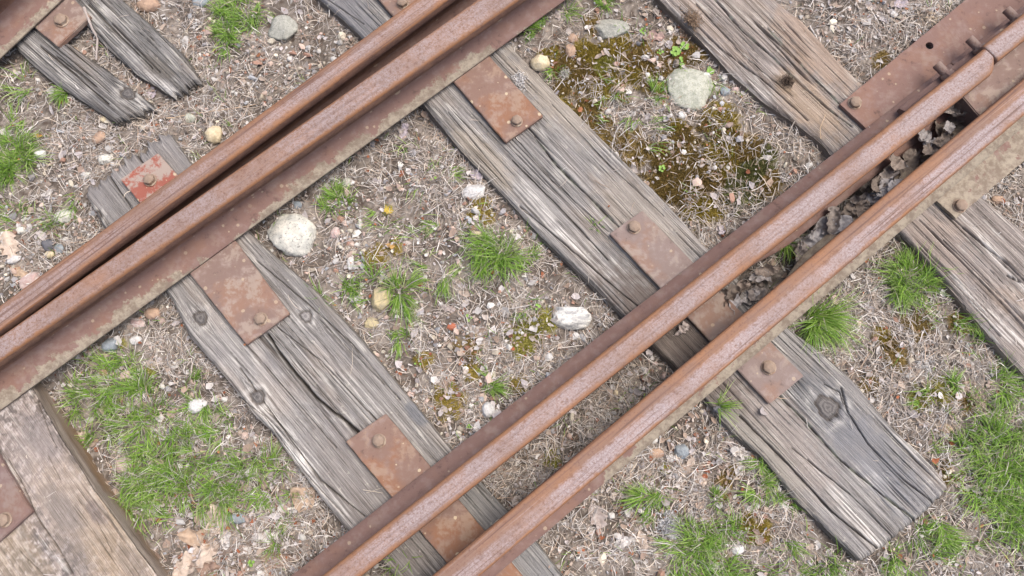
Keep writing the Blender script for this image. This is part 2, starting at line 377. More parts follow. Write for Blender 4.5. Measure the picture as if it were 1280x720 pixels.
    # skirts: sides and ends with grain of their own
    ring_i = np.r_[np.arange(0, nr) * nc, (nr - 1) * nc + np.arange(1, nc), (np.arange(nr - 2, -1, -1)) * nc + nc - 1, np.arange(nc - 2, 0, -1)]
    T = top.reshape(-1, 3); Cc = col.reshape(-1, 3)
    rp = T[ring_i]; cen = T.mean(0)
    dirn = np.zeros((len(ring_i), 2))
    sg = np.sign(perp @ (Rr[0] - Lr[0]))
    dirn[:nr] = -perp * sg; dirn[nr:nr + nc - 1] = ax; dirn[nr + nc - 1:nr * 2 + nc - 2] = perp * sg; dirn[nr * 2 + nc - 2:] = -ax
    rows = [T]; crow = [Cc]; GR = [np.stack([s, tw, 0 * s], -1).reshape(-1, 3)]; F = [grid_faces(nr, nc)]
    levels = [0.002, 0.006, 0.012, 0.02, 0.03, 0.042, 0.055, 0.075, 0.10, depth]; prev = ring_i; off = len(T); m = len(ring_i)
    along = rp[:, :2] @ ax
    for lv in levels:
        nz = 0.0016 * fbm(along * 6 + seed, along * 0 + lv * 420, 3) + 0.0012 * fbm(along * 30 + seed, along * 0 + lv * 900, 2)
        q = np.empty((m, 3)); q[:, :2] = rp[:, :2] + dirn * (0.0022 * (1 - math.exp(-lv / 0.004)) + nz * (lv > 0.003))[:, None]
        q[:, 2] = rp[:, 2] - lv
        gs = fbm(along * 5 + seed, along * 0 + lv * 300, 3)
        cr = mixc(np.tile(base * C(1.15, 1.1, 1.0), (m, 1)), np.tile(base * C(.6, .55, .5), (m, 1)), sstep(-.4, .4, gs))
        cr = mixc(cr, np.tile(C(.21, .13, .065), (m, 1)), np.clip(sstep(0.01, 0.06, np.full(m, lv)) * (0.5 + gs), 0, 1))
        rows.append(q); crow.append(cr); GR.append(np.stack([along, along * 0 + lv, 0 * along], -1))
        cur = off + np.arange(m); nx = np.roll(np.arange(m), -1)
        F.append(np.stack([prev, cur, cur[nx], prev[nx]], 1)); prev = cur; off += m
    V = np.concatenate(rows); F = np.concatenate(F)
    poly = np.concatenate([Lr, Rr[::-1]])[::20]
    TIES.append((poly, ztop))
    # make sure faces point up
    a, b, c_, d_ = V[F[0]]
    if np.cross(b - a, c_ - a)[2] < 0: F = F[:, ::-1]
    return thing_mesh(name, V, F, M_wood, label, 'railway sleeper', group, cols=np.concatenate(crow), attrs=dict(grain=np.concatenate(GR)))

T0R = [(-40, 380), (-25, 400), (38, 485), (82, 560), (112, 607), (195, 720), (250, 795)]
T0L = [(a - 130, b + 98) for a, b in T0R]
sleeper('railway_sleeper', T0L, T0R, 0.0095, 'blotchy pinkish grey sleeper standing proud of the ground in the bottom left corner', 1.3,
        cracks=[([(10, 575), (30, 610), (45, 645), (75, 690), (100, 735)], .0016, .009), ([(25, 690), (60, 725)], .0012, .004), ([(45, 500), (70, 560)], .0012, .004),
                ([(120, 650), (140, 690)], .001, .003), ([(60, 570), (75, 600)], .001, .003)],
        stains=[(150, 690, 40, (.30, .23, .165), .45), (60, 600, 45, (.30, .255, .235), .5), (110, 650, 50, (.28, .22, .16), .4), (20, 710, 40, (.28, .225, .16), .4),
                (80, 640, 18, (.14, .125, .12), .6), (50, 545, 20, (.17, .15, .145), .6), (120, 640, 10, (.12, .10, .10), .6), (90, 690, 16, (.15, .13, .12), .5), (165, 705, 14, (.15, .13, .12), .4)],
        silver=[(105, 600, 190, 712, 4, .7)],
        tone='pale', rough=.6, warm=.2, arris=.004, light=1.0, mottle=.85)
T1L = [(100, 234), (127, 282), (165, 325), (210, 367), (237, 422), (280, 470), (320, 522), (340, 540), (385, 602), (435, 665), (475, 700), (545, 780)]
T1R = [(205, 158), (235, 202), (280, 255), (320, 300), (390, 360), (445, 417), (480, 460), (542, 535), (575, 575), (640, 645), (672, 680), (740, 770)]
sleeper('railway_sleeper', T1L, T1R, 0.0, 'long grey sleeper with deep black cracks under the left rails and the lower left plates', 5.1,
        cracks=[([(334, 418), (352, 445), (372, 470), (398, 500), (430, 525), (455, 548)], .0030, .022), ([(345, 408), (400, 450), (470, 525), (500, 560)], .0012, .006),
                ([(300, 460), (345, 525), (400, 600), (455, 645)], .0015, .008), ([(320, 325), (385, 380), (440, 430), (500, 500)], .0012, .005), ([(330, 455), (420, 560)], .0010, .005),
                ([(400, 400), (480, 480)], .0010, .004), ([(135, 218), (165, 262)], .0014, .008), ([(165, 188), (180, 206)], .0022, .010), ([(290, 490), (330, 520), (380, 590), (440, 655)], .0010, .005)],
        knots=[(250, 397, 8, 'dark'), (382, 395, 7, 'pale'), (322, 496, 8, 'dark'), (118, 271, 8, 'dark')],
        silver=[(330, 510, 395, 590, 10, .85), (360, 560, 430, 640, 9, .9), (300, 400, 330, 440, 6, .4), (430, 470, 500, 540, 9, .35)],
        stains=[(520, 517, 10, (.09, .10, .12), .8), (470, 620, 60, (.15, .13, .12), .45), (190, 190, 60, (.17, .16, .16), .6), (130, 240, 30, (.17, .16, .16), .5), (395, 370, 25, (.16, .155, .15), .4),
                (530, 560, 60, (.19, .175, .16), .3), (660, 700, 60, (.15, .15, .15), .7)],
        tone='grey', rag0=.02, light=1.02)
T2L = [(350, -60), (402, 0), (447, 40), (532, 132), (572, 182), (640, 255), (677, 295), (740, 355), (777, 391), (830, 445), (880, 495), (915, 540), (955, 572), (997, 627), (1080, 706)]
T2R = [(540, -60), (600, 15), (672, 92), (712, 132), (765, 185), (830, 250), (875, 300), (930, 355), (985, 410), (1017, 432), (1067, 475), (1122, 540), (1177, 592), (1193, 616)]
sleeper('railway_sleeper', T2L, T2R, 0.0, 'longest sleeper across the middle, its sawn end at lower right', 9.7,
        cracks=[([(668, 170), (695, 205), (735, 245), (765, 275), (785, 295)], .0018, .010, 1), ([(640, 200), (700, 260), (760, 325)], .0012, .006),
                ([(650, 258), (700, 300), (760, 352), (800, 385)], .0014, .007), ([(625, 150), (690, 225), (760, 290)], .0010, .005), ([(690, 130), (760, 205), (830, 270)], .0010, .004),
                ([(560, 140), (640, 235)], .0011, .005), ([(395, -10), (455, 30)], .0010, .004),
                ([(970, 490), (1010, 530), (1050, 575), (1105, 620), (1160, 662)], .0018, .011, 1), ([(925, 520), (985, 580), (1040, 640), (1105, 692)], .0018, .010),
                ([(1052, 485), (1060, 515), (1085, 555), (1130, 600), (1170, 630)], .0014, .008), ([(1010, 575), (1065, 620), (1125, 680)], .0012, .006),
                ([(1030, 480), (1050, 490), (1055, 505)], .0012, .006), ([(990, 560), (1040, 600)], .001, .004)],
        knots=[(1035, 509, 13, 'dark')],
        silver=[(650, 225, 690, 275, 7, .7), (700, 290, 765, 350, 8, .85), (965, 540, 1030, 600, 6, .8), (1040, 610, 1100, 685, 8, .9), (1075, 585, 1150, 655, 9, .8),
                (1140, 560, 1180, 600, 6, .5), (985, 487, 1020, 520, 4, .9), (1020, 500, 1050, 495, 4, .8), (1120, 545, 1165, 600, 5, .5), (560, 130, 600, 175, 5, .6)],
        stains=[(1035, 509, 34, (.13, .13, .135), .75), (1080, 560, 34, (.15, .15, .16), .7), (700, 110, 50, (.27, .235, .195), .6), (800, 270, 40, (.27, .23, .19), .4), (430, 15, 40, (.13, .13, .14), .8),
                (960, 540, 50, (.24, .205, .185), .6), (600, 200, 30, (.30, .25, .19), .4), (840, 430, 60, (.10, .08, .07), .8), (1130, 620, 30, (.17, .17, .18), .5), (940, 570, 40, (.21, .20, .17), .5)],
        tone='grey', round_end=.008, rag1=.004, arris=.005)
T3L = [(770, -60), (827, 0), (875, 47), (915, 92), (960, 130), (1005, 160), (1030, 180), (1075, 235), (1130, 295), (1190, 360), (1247, 430), (1310, 500)]
T3R = [(900, -70), (972, 0), (1010, 32), (1060, 87), (1078, 103), (1130, 150), (1230, 247), (1280, 287), (1340, 345), (1390, 395)]
sleeper('railway_sleeper', T3L, T3R, 0.002, 'brown furrowed sleeper at the upper right, going on below the lowest rail', 14.2,
        cracks=[([(890, -5), (930, 40), (965, 70), (1000, 105), (1040, 140), (1065, 158)], .0019, .010, 1), ([(960, 35), (1010, 90), (1050, 130)], .0018, .008, 1),
                ([(850, 10), (900, 60), (960, 105), (1010, 150)], .0016, .007), ([(870, 5), (930, 70), (990, 120)], .0012, .006), ([(990, 10), (1060, 75)], .0010, .004),
                ([(900, 80), (950, 125)], .0012, .006), ([(1150, 275), (1220, 345), (1300, 430)], .0016, .009), ([(1205, 285), (1260, 330), (1300, 370)], .0018, .010),
                ([(1180, 300), (1240, 360), (1300, 420)], .0012, .006), ([(1260, 345), (1275, 352)], .003, .012), ([(1150, 310), (1200, 362), (1250, 420)], .0012, .006)],
        stains=[(980, 107, 10, (.07, .055, .045), .75), (1020, 60, 40, (.28, .20, .145), .5), (1010, 130, 30, (.30, .22, .15), .5), (940, 20, 30, (.24, .20, .165), .3), (1170, 300, 30, (.26, .21, .18), .5)],
        silver=[(880, 60, 960, 120, 9, .45), (1225, 300, 1300, 380, 5, .8), (1190, 345, 1260, 425, 5, .9), (1200, 270, 1250, 320, 5, .8), (1240, 390, 1280, 430, 6, .8), (830, 10, 900, 70, 6, .4)],
        tone='brown', rough=1.2, warm=.22)
# rotten remains in the top left
sleeper('railway_sleeper', [(52, -50), (90, 10), (130, 56), (170, 92), (196, 108), (222, 126)], [(102, -50), (148, -4), (183, 26), (214, 54), (230, 70), (252, 102)], 0.002,
        'rotten grey sleeper strip at the top left, right of the one with a knot', 21.0, tone='slate', rough=1.7, rag1=.022, light=.9,
        cracks=[([(110, 5), (150, 45), (190, 85)], .0018, .008), ([(140, 30), (200, 90)], .0014, .007)],
        silver=[(110, 15, 170, 75, 8, .5), (165, 85, 215, 115, 8, .7), (130, 10, 165, 35, 6, .5)], stains=[(200, 85, 14, (.10, .09, .08), .7)], arris=.008)
sleeper('railway_sleeper', [(-32, 5), (16, 56), (42, 82), (70, 105), (112, 132), (148, 156)], [(24, -14), (78, 50), (121, 79), (152, 101), (174, 118), (196, 136)], 0.001,
        'rotten grey sleeper strip with a round knot near its broken end, at the top left', 25.0, tone='slate', rough=1.7, rag1=.02, light=.9,
        cracks=[([(50, 58), (90, 90), (135, 130)], .0018, .008), ([(70, 70), (120, 108)], .0014, .007)], knots=[(159, 116, 9, 'dark')],
        silver=[(40, 65, 110, 115, 8, .5), (150, 105, 185, 138, 7, .9)], arris=.008)

# ------------------------------------------------------------------ ground sheet
xs = np.arange(-1.45, 1.4501, 0.0045); ext = 1.45 + np.cumsum(0.006 * 1.18 ** np.arange(1, 42))
xs = np.r_[-ext[::-1], xs, ext]; ys0 = np.arange(-0.75, 1.4001, 0.0045)
ys = np.r_[-0.75 - (ext - 1.45)[::-1], ys0, 1.40 + (ext - 1.45)]
GX, GY = np.meshgrid(xs, ys); GZ = gh(GX, GY)
far = sstep(1.6, 4.0, np.hypot(GX, GY)); GZ = GZ * (1 - far) + ZG * far
MOSS = [(735, 75, 30, 1), (750, 85, 22, 2), (775, 60, 24, 1), (690, 75, 16, 1), (790, 95, 22, 1), (735, 140, 22, 0), (850, 70, 26, 0), (870, 65, 18, 0), (705, 110, 18, 0), (840, 205, 38, 0), (870, 225, 42, 0), (850, 240, 28, 0),
        (905, 200, 32, 1), (940, 215, 30, 3), (925, 240, 26, 3), (890, 160, 22, 0), (845, 160, 14, 1), (960, 195, 16, 3), (660, 415, 24, 2), (685, 400, 20, 2), (652, 425, 26, 2), (650, 480, 16, 1), (585, 435, 20, 0),
        (560, 500, 26, 1), (590, 465, 14, 1), (470, 320, 18, 1), (495, 310, 12, 1), (485, 262, 10, 2), (600, 265, 24, 1), (530, 450, 14, 1), (1120, 445, 22, 0), (1150, 405, 22, 0), (1200, 405, 18, 0), (1105, 420, 16, 1),
        (1090, 480, 18, 0), (1180, 490, 26, 2), (1210, 505, 18, 0), (1150, 500, 20, 2), (1188, 590, 16, 0), (948, 668, 20, 1), (935, 655, 16, 1), (905, 600, 14, 0), (900, 620, 12, 0), (920, 590, 12, 0), (610, 570, 12, 2),
        (690, 575, 16, 2), (830, 585, 10, 2), (740, 30, 14, 0), (1100, 75, 16, 0), (1190, 680, 16, 0), (1060, 520, 14, 0), (845, 105, 14, 0), (150, 430, 8, 2), (185, 462, 9, 2), (680, 500, 16, 0)]
MCOL = [C(.215, .155, .06), C(.25, .195, .05), C(.27, .255, .07), C(.17, .17, .075)]
MOSS += [(720, 90, 40, 0), (760, 110, 30, 1), (800, 75, 30, 0), (820, 100, 26, 0), (740, 170, 34, 0), (790, 190, 30, 0), (900, 150, 26, 1), (930, 190, 30, 0), (880, 260, 30, 1), (700, 140, 20, 1), (960, 230, 22, 0), (850, 180, 24, 0), (820, 240, 26, 0)]
MW = [(P(a, b, ZG + .01)[:2], MM(r) * (1.2 if 640 < a < 980 and b < 300 else 1.05), k) for a, b, r, k in MOSS]
def mossf(x, y):
    best = np.zeros(np.shape(x)); kind = np.zeros(np.shape(x), int); nz = 0.75 * fbm(x * 45, y * 45, 4)
    for c, r, k in MW:
        m = 1 - np.hypot(x - c[0], y - c[1]) / r + nz; kind = np.where(m > best, k, kind); best = np.maximum(best, m)
    return np.clip(best, 0, 1), kind
n1 = fbm(GX * 12, GY * 12, 4); n2 = fbm(GX * 60 + 3, GY * 60, 3); n3 = fbm(GX * 200, GY * 200, 2)
gc = mixc(C(.10, .083, .070), C(.235, .205, .18), sstep(-.3, .5, n1 + .4 * n2)); gc = mixc(gc, C(.07, .052, .042), sstep(.05, .5, -n2 + .4 * n3)); gc = mixc(gc, C(.34, .30, .26), .7 * sstep(.15, .5, n3 + .3 * n2))
mf, mk = mossf(GX, GY); cush = sstep(0, .35, mf)
gc = mixc(gc, np.array(MCOL)[mk] * .85, cush)
GZ = GZ + cush * (0.004 + 0.004 * np.abs(fbm(GX * 110, GY * 110, 2)))
V = np.stack([GX, GY, GZ], -1).reshape(-1, 3)
o = link('ground', mesh('ground', V, grid_faces(len(ys), len(xs)), M_ground, cols=gc.reshape(-1, 3))); tag(o, kind='structure')

def gtop(x, y):
    """height of what a loose thing lies on at x, y: soil, moss cushion or sleeper"""
    z = gh(x, y); m, _ = mossf(x, y); z = z + sstep(0, .35, m) * .006
    for poly, zt in TIES: z = np.where(inside(poly, x, y), np.maximum(z, zt + .001), z)
    return z
def on_tie(x, y):
    c = np.zeros(np.shape(x), bool)
    for poly, zt in TIES: c |= inside(poly, x, y)
    return c

# ------------------------------------------------------------------ rails
ZB, ZT = 0.0145, 0.118
D0 = P(1130, 180, ZT)[:2] - P(452, 720, ZT)[:2]; D0 /= np.linalg.norm(D0)     # along the rails
N0 = np.array([D0[1], -D0[0]])                                               # towards lower right
def lin(p, q, z):
    a = P(*p, z)[:2]; b = P(*q, z)[:2]; sa, sb = a @ D0, b @ D0; na, nb = a @ N0, b @ N0
    return lambda s: na + (nb - na) * (s - sa) / (sb - sa)
def s_of(px, py, z=ZT): return float(P(px, py, z)[:2] @ D0)
def rail(label, hu, hl, fu, fl, s0, s1, hm, seed, chamfer=0.0, zt=ZT, group='rusty steel rails', crust=lambda s: 0 * s):
    """hu/hl: upper-left and lower-right edges of the head, fu/fl: edges of the foot, as functions of distance along the rail"""
    n = int((s1 - s0) / 0.006); s = np.linspace(s0, s1, n)
    a, b, c, d = hu(s), hl(s), fu(s), fl(s)
    if chamfer: b = b - 0.020 * np.clip((s - (s1 - chamfer)) / chamfer, 0, 1) ** 1.6 * (s1 - s < chamfer)
    wob = lambda k, A=0.0004: A * fbm(s * 18 + seed + k, s * 0 + k, 3)
    m = (hu(s) + hl(s)) / 2; pr = []
    kh = zt - 0.030
    def pt(nn, z, mat): pr.append((nn, np.full(n, z) if np.isscalar(z) else z, mat))
    pt(c, ZB, 2); pt(c + wob(1, .0012), ZB + .0055, 2); pt(c * .5 + (m - .018) * .5, ZB + .0085, 2); pt(m - .017, ZB + .012, 2); pt(m - .0075, ZB + .019, 1); pt(m - .0065, ZB + .034, 1)
    pt(m - .0065, kh - .008, 1); pt(a + .001, kh + .002, 1); pt(a, kh + .007, 1); pt(a + wob(3), zt - .0065, 1); pt(a + .0012 + wob(4), zt - .0028, 0); pt(a + .0038, zt - .0004, 0); pt(a + .0065, zt + .0003, 0)
    for f in (.25, .38, .5, .62, .75): pt(a * (1 - f) + b * f, zt + .0005 + wob(f * 9, .0003) + .0006 * math.sin(f * math.pi), 0)
    pt(b - .0065, zt + .0003, 0); pt(b - .0038, zt - .0004, 0); pt(b - .0012 + wob(5), zt - .0028, 0); pt(b + wob(6), zt - .0065, 1); pt(b, kh + .007, 1); pt(b - .001, kh + .002, 1)
    pt(m + .0065, kh - .008, 1); pt(m + .0065, ZB + .034, 1); pt(m + .0075, ZB + .019, 2); pt(m + .017, ZB + .012, 2)
    pt(d * .5 + (m + .018) * .5, ZB + .0085, 2); pt(d - wob(2, .0012), ZB + .0055, 2); pt(d, ZB, 2)
    # keep the profile from folding where one side of the foot is cut away
    N = np.stack([p[0] for p in pr], 1); Z = np.stack([p[1] for p in pr], 1); k = len(pr)
    cc = c[:, None] + .0; dd = d[:, None] + .0
    N[:, :7] = np.maximum(N[:, :7], cc); N[:, -7:] = np.minimum(N[:, -7:], dd)
    XY = s[:, None, None] * D0 + N[..., None] * N0
    V = np.concatenate([XY, Z[..., None]], -1).reshape(-1, 3)
    ac = np.clip((N - a[:, None]) / (b - a)[:, None], 0, 1)
    ruv = np.stack([np.broadcast_to(s[:, None] + seed, N.shape), N - a[:, None] + seed, Z], -1)
    cr = np.zeros_like(N)
    cr[:, :5] = np.clip((m[:, None] - N[:, :5]) / np.maximum(m - c, .01)[:, None], 0, 1); cr[:, -5:] = np.clip((N[:, -5:] - m[:, None]) / np.maximum(d - m, .01)[:, None], 0, 1)
    # how far along the foot the crust of dirt has crept varies
    cr = cr * 1.0 - 0.18 + 0.22 * fbm(s * 2.4 + seed, s * 0 + seed, 2)[:, None] + crust(s)[:, None]
    F = grid_faces(n, k); fm = np.tile(np.array([pr[i][2] if pr[i][2] == pr[i + 1][2] else max(pr[i][2], pr[i + 1][2]) * (0 if 0 in (pr[i][2], pr[i + 1][2]) else 1) for i in range(k - 1)]), n - 1)
    j = np.arange(n - 1) * k
    F = np.concatenate([F, np.stack([j + k - 1, j, j + k, j + 2 * k - 1], 1)]); fm = np.r_[fm, np.full(n - 1, 2)]
    nv = len(V)
    me_faces = [tuple(f) for f in F] + [tuple(range(k))[::-1], tuple(range((n - 1) * k, n * k))]
    fm = np.r_[fm, 1, 1]
    me_V = V
    o = thing_mesh('steel_rail', me_V, me_faces, [hm, M_side, M_foot], label, 'rail', group, attrs=dict(across=ac.ravel(), ruv=ruv.reshape(-1, 3), crust=cr.ravel()), fmat=fm)
    bm = bmesh.new(); bm.from_mesh(o.data); bmesh.ops.recalc_face_normals(bm, faces=bm.faces); bm.to_mesh(o.data); bm.free()
    return o
S0, S1 = s_of(-150, 800), s_of(1500, -150)
h1u = lin((25, 362), (517, 0), ZT); h1l = lin((82, 351), (570, -9), ZT)
h2u = lin((82, 361), (594, 0), ZT); h2l = lin((130, 359), (640, 4), ZT)
f2l = lin((0, 512), (705, 0), .021)
rail('outer upper left rail with fine streaks along its narrow head, paired tight against its neighbour', h1u, h1l, lambda s: h1u(s) - .018, lambda s: h1l(s) + .018, S0, S1, M_head[0], 3.1)
rail('rail with the broad mud crusted foot, lower of the converging upper left pair', h2u, h2l, lambda s: (h2u(s) + h2l(s)) / 2 - .009, f2l, S0, S1, M_head[1], 8.4, zt=ZT - .002, crust=lambda s: -.5 * sstep(s_of(600, 60), s_of(650, 20), s) - .45 * np.exp(-((s - s_of(250, 300)) / MM(70)) ** 2) + .12)
h3u = lin((402, 720), (1080, 180), ZT); h3l = lin((452, 720), (1130, 180), ZT); f3u = lin((370, 715), (1060, 178), .021)
h4u = lin((540, 720), (1182, 180), ZT); h4l = lin((600, 720), (1238, 180), ZT); f4l = lin((640, 702), (1172, 250), .021)
SJ = s_of(1239, 68)
rail('rail with a grainy lilac head that ends in a blunt joint at the upper right', h3u, h3l, f3u, lambda s: h3l(s) - .004 + .016 * sstep(s_of(940, 330), s_of(1010, 280), s), S0, SJ - .0012, M_head[2], 12.7, chamfer=.03, crust=lambda s: -.55 + 0 * s)
h3bu = lin((1232, 56), (1280, 13), ZT); h3bl = lin((1252, 72), (1290, 38), ZT)
rail('short length of rail past the joint in the top right corner', lambda s: h3u(s) - .006, lambda s: h3l(s) - .012, lambda s: f3u(s), lambda s: h3l(s) - .016, SJ + .0012, S1, M_head[2], 17.2, crust=lambda s: -.7 + 0 * s)
rail('lowest rail, its head half orange half lilac, with a pale dusty foot', h4u, h4l, lambda s: h4u(s) + .008 - .020 * sstep(s_of(980, 350), s_of(1040, 300), s), f4l, S0, S1, M_head[3], 22.9, crust=lambda s: .18 * sstep(s_of(860, 540), s_of(1100, 330), s) + .25 - .8 * sstep(s_of(790, 580), s_of(730, 630), s))
f0l = lin((-30, 99), (60, 14), .021)
h0l = lambda s: f0l(s) - .032
rail('rail of which only the wide rusty foot shows in the top left corner', lambda s: f0l(s) - .088, h0l, lambda s: f0l(s) - .12, f0l, s_of(-400, 300), s_of(500, -400), M_head[1], 31.0)

# ------------------------------------------------------------------ plates, bolts
def prism(poly, z0, z1, bev=0.0012, hole=None, tilt=None):
    bm = bmesh.new()
    vs = [bm.verts.new((p[0], p[1], z1)) for p in poly]; es = [bm.edges.new((vs[i], vs[(i + 1) % len(vs)])) for i in range(len(vs))]
    if hole is not None:
        hv = [bm.verts.new((hole[0] + hole[2] * math.cos(a), hole[1] + hole[2] * math.sin(a), z1)) for a in np.linspace(0, 2 * math.pi, 21)[:-1]]
        es += [bm.edges.new((hv[i], hv[(i + 1) % len(hv)])) for i in range(len(hv))]
        bmesh.ops.triangle_fill(bm, edges=es, use_beauty=True)
    else:
        bm.faces.new(vs)
    r = bmesh.ops.extrude_face_region(bm, geom=bm.faces[:])
    for v in r['geom']:
        if isinstance(v, bmesh.types.BMVert): v.co.z = z0
    bmesh.ops.recalc_face_normals(bm, faces=bm.faces)
    if bev:
        ed = [e for e in bm.edges if len(e.link_faces) == 2 and e.calc_face_angle(0) > 0.5]
        bmesh.ops.bevel(bm, geom=ed, offset=bev, segments=2, affect='EDGES', clamp_overlap=True)
    return bm
def bm_obj(name, bm, mat, parent=None, loc=(0, 0, 0), smooth=False):
    me = bpy.data.meshes.new(name); bm.to_mesh(me); bm.free(); me.materials.append(mat)
    if smooth: me.polygons.foreach_set("use_smooth", np.ones(len(me.polygons), bool))
    return link(name, me, parent, loc)
def hexbolt(r=0.0125, h=0.010, rot=0.3, seat=0.0165, n=6, dome=0.002):
    bm = bmesh.new()
    rings = [(seat, 0, 24), (seat, .0022, 24), (seat * .93, .003, 24)]
    def ring(rad, z, k, ph=0): return [bm.verts.new((rad * math.cos(2 * math.pi * i / k + ph), rad * math.sin(2 * math.pi * i / k + ph), z)) for i in range(k)]
    a = ring(seat, 0, 24); b = ring(seat, .002, 24); c = ring(seat * .92, .0028, 24)
    for p, q in ((a, b), (b, c)):
        for i in range(24): bm.faces.new((p[i], p[(i + 1) % 24], q[(i + 1) % 24], q[i]))
    bm.faces.new(c)
    p0 = ring(r, .0026, n, rot); p1 = ring(r, .0026 + h * .85, n, rot); p2 = ring(r * .86, .0026 + h, n, rot); p3 = ring(r * .45, .0026 + h + dome, n, rot)
    for p, q in ((p0, p1), (p1, p2), (p2, p3)):
        for i in range(n): bm.faces.new((p[i], p[(i + 1) % n], q[(i + 1) % n], q[i]))
    bm.faces.new(p3); bmesh.ops.recalc_face_normals(bm, faces=bm.faces)
    ed = [e for e in bm.edges if abs(e.verts[0].co.z - e.verts[1].co.z) > h * .5]
    bmesh.ops.bevel(bm, geom=ed, offset=.0012, segments=2, affect='EDGES')
    return bm
def plate(label, px, bolts, z0=.0015, th=.0115, mat=None, hole=None, bev=.0016, name='tie_plate', group='steel plates bolted to the sleepers', jag=True):
    z1 = z0 + th; q = P([p[0] for p in px], [p[1] for p in px], z1)[:, :2]
    # subdivide and roughen the outline a little
    out = []
    for i in range(len(q)):
        a, b = q[i], q[(i + 1) % len(q)]; k = max(2, int(np.linalg.norm(b - a) / .012)) if jag else 1
        e = (b - a) / np.linalg.norm(b - a); nrm = np.array([-e[1], e[0]])
        for j in range(k):
            out.append(a + (b - a) * j / k + nrm * (0 if j == 0 else .00025 * math.sin(j * 2.3 + a[0] * 90) + .0003 * math.sin(j * 5.1)))
    c = np.mean(q, 0); org = np.array([c[0], c[1], z0])
    r = root(name, org, label, 'tie plate', group)
    h = None
    if hole: hw = P(hole[0], hole[1], z1); h = (hw[0] - c[0], hw[1] - c[1], hole[2])
    bm_obj('plate', prism([p - c for p in out], 0, th, bev, h), mat or M_plate, r)
    for b in bolts:
        w = P(b[0], b[1], z1 + .008); rad = b[2] if len(b) > 2 else .0125
        o = bm_obj('bolt', hexbolt(rad, .0095, b[3] if len(b) > 3 else .4, rad * 1.14), b[4] if len(b) > 4 else M_bolt, r, (w[0] - c[0], w[1] - c[1], th - .0004))
        o.rotation_euler = (random.uniform(-.06, .06), random.uniform(-.06, .06), random.uniform(0, 1))
    return r
plate('long brown plate under the left rails, bolted on the wide cracked sleeper', [(240, 350), (270, 328), (330, 290), (362, 392), (308, 430)][:0] or [(196, 290), (262, 258), (362, 392), (308, 431)], [(325, 398)])
plate('small red painted plate on the dark sleeper end at the upper left', [(150, 224), (197, 191), (240, 240), (195, 277)], [(186, 224, .0125)], mat=M_plate_red)
plate('orange brown plate with one bolt, on the sleeper at the top middle', [(545, 76), (590, 46), (679, 145), (632, 178)], [(646, 150, .0115)], mat=M_plate_orange)
plate('plate half seen above the left rails at the top edge of the photo', [(448, -30), (500, -66), (548, -8), (500, 30)], [(503, 2)])
plate('long greyish plate running under both lower rails in the centre of the photo', [(762, 292), (786, 275), (803, 263), (1005, 470), (962, 505)], [(793, 283, .013), (962, 459, .0135)], mat=M_plate_grey)
plate('long blotched plate under both lower rails near the bottom edge', [(432, 552), (482, 517), (660, 728), (612, 768)], [(473, 551, .0125)], mat=M_plate_orange)
plate('plate with a mossy corner at the top left, its bolt head worn round', [(20, 15), (70, -24), (113, 20), (72, 58)], [(75, 24, .0145)], z0=-.004, th=.014)
plate('brown plate with one bolt at the left edge on the blotchy sleeper', [(-34, 515), (40, 640), (-10, 684), (-84, 560)], [(3, 650, .013)], z0=.0115, mat=M_plate_dark)
jp = plate('very wide flat plate under the rail joint at the upper right, with a round hole', [(1050, 130), (1214, -6), (1330, -100), (1560, 5), (1560, -20), (1195, 273), (1172, 252), (1082, 160)][:3] + [(1500, 22), (1300, 184), (1195, 273), (1172, 252), (1082, 160)], [(1070, 127, .013), (1202, 256, .013)], mat=M_foot, z0=.003, th=.0105, hole=(1162, 57, .0085))
jm = [c for c in jp.children if c.name.startswith('plate')][0].data
nn = np.array([(v.co.x * N0[0] + v.co.y * N0[1]) for v in jm.vertices]); a_ = jm.attributes.new('crust', 'FLOAT', 'POINT')
a_.data.foreach_set('value', np.clip((nn - nn.min()) / (nn.max() - nn.min()) * 1.3 - .35, -.2, .8).astype(np.float32))

# fishplate at the rail joint, its bolts sticking out towards the upper left; filler block between the rails
sj = s_of(1205, 78)
mid3 = lambda s: (h3u(s) + h3l(s)) / 2
sa_, sb_ = s_of(1150, 120), s_of(1340, -30)
fr = root('fishplate', (*(sj * D0 + (mid3(sj) - .03) * N0), .03), 'rusty joint bar with bolt ends along the rail side at the joint', 'fishplate')
fo = np.array(fr.location)
def fp_pt(s, n, z): return (s * D0[0] + (mid3(s) + n) * N0[0] - fo[0], s * D0[1] + (mid3(s) + n) * N0[1] - fo[1], z - fo[2])
prof = [(-.0068, .036), (-.040, .030), (-.042, .034), (-.041, .044), (-.030, .050), (-.024, .072), (-.0068, .082)]
ss = np.linspace(sa_, sb_, 30); k = len(prof)
V = [fp_pt(s, n_ + .0005 * math.sin(s * 60), z_) for s in ss for n_, z_ in prof]
F = [tuple(f) for f in grid_faces(30, k)] + [(i * k + k - 1, i * k, (i + 1) * k, (i + 1) * k + k - 1) for i in range(29)] + [tuple(range(k)), tuple(range(29 * k, 30 * k))[::-1]]
me = mesh('bar', V, F, [M_foot], smooth=False, attrs=dict(crust=np.full(len(V), .30)))
bm = bmesh.new(); bm.from_mesh(me); bmesh.ops.recalc_face_normals(bm, faces=bm.faces); bm.to_mesh(me); bm.free()
link('bar', me, fr)
def rod(r, h, z_end=0.0, n=20):
    bm = bmesh.new(); bmesh.ops.create_cone(bm, cap_ends=True, segments=n, radius1=r, radius2=r, depth=h)
    bmesh.ops.bevel(bm, geom=[e for e in bm.edges if e.calc_face_angle(0) > 1], offset=.0008, segments=1, affect='EDGES'); return bm
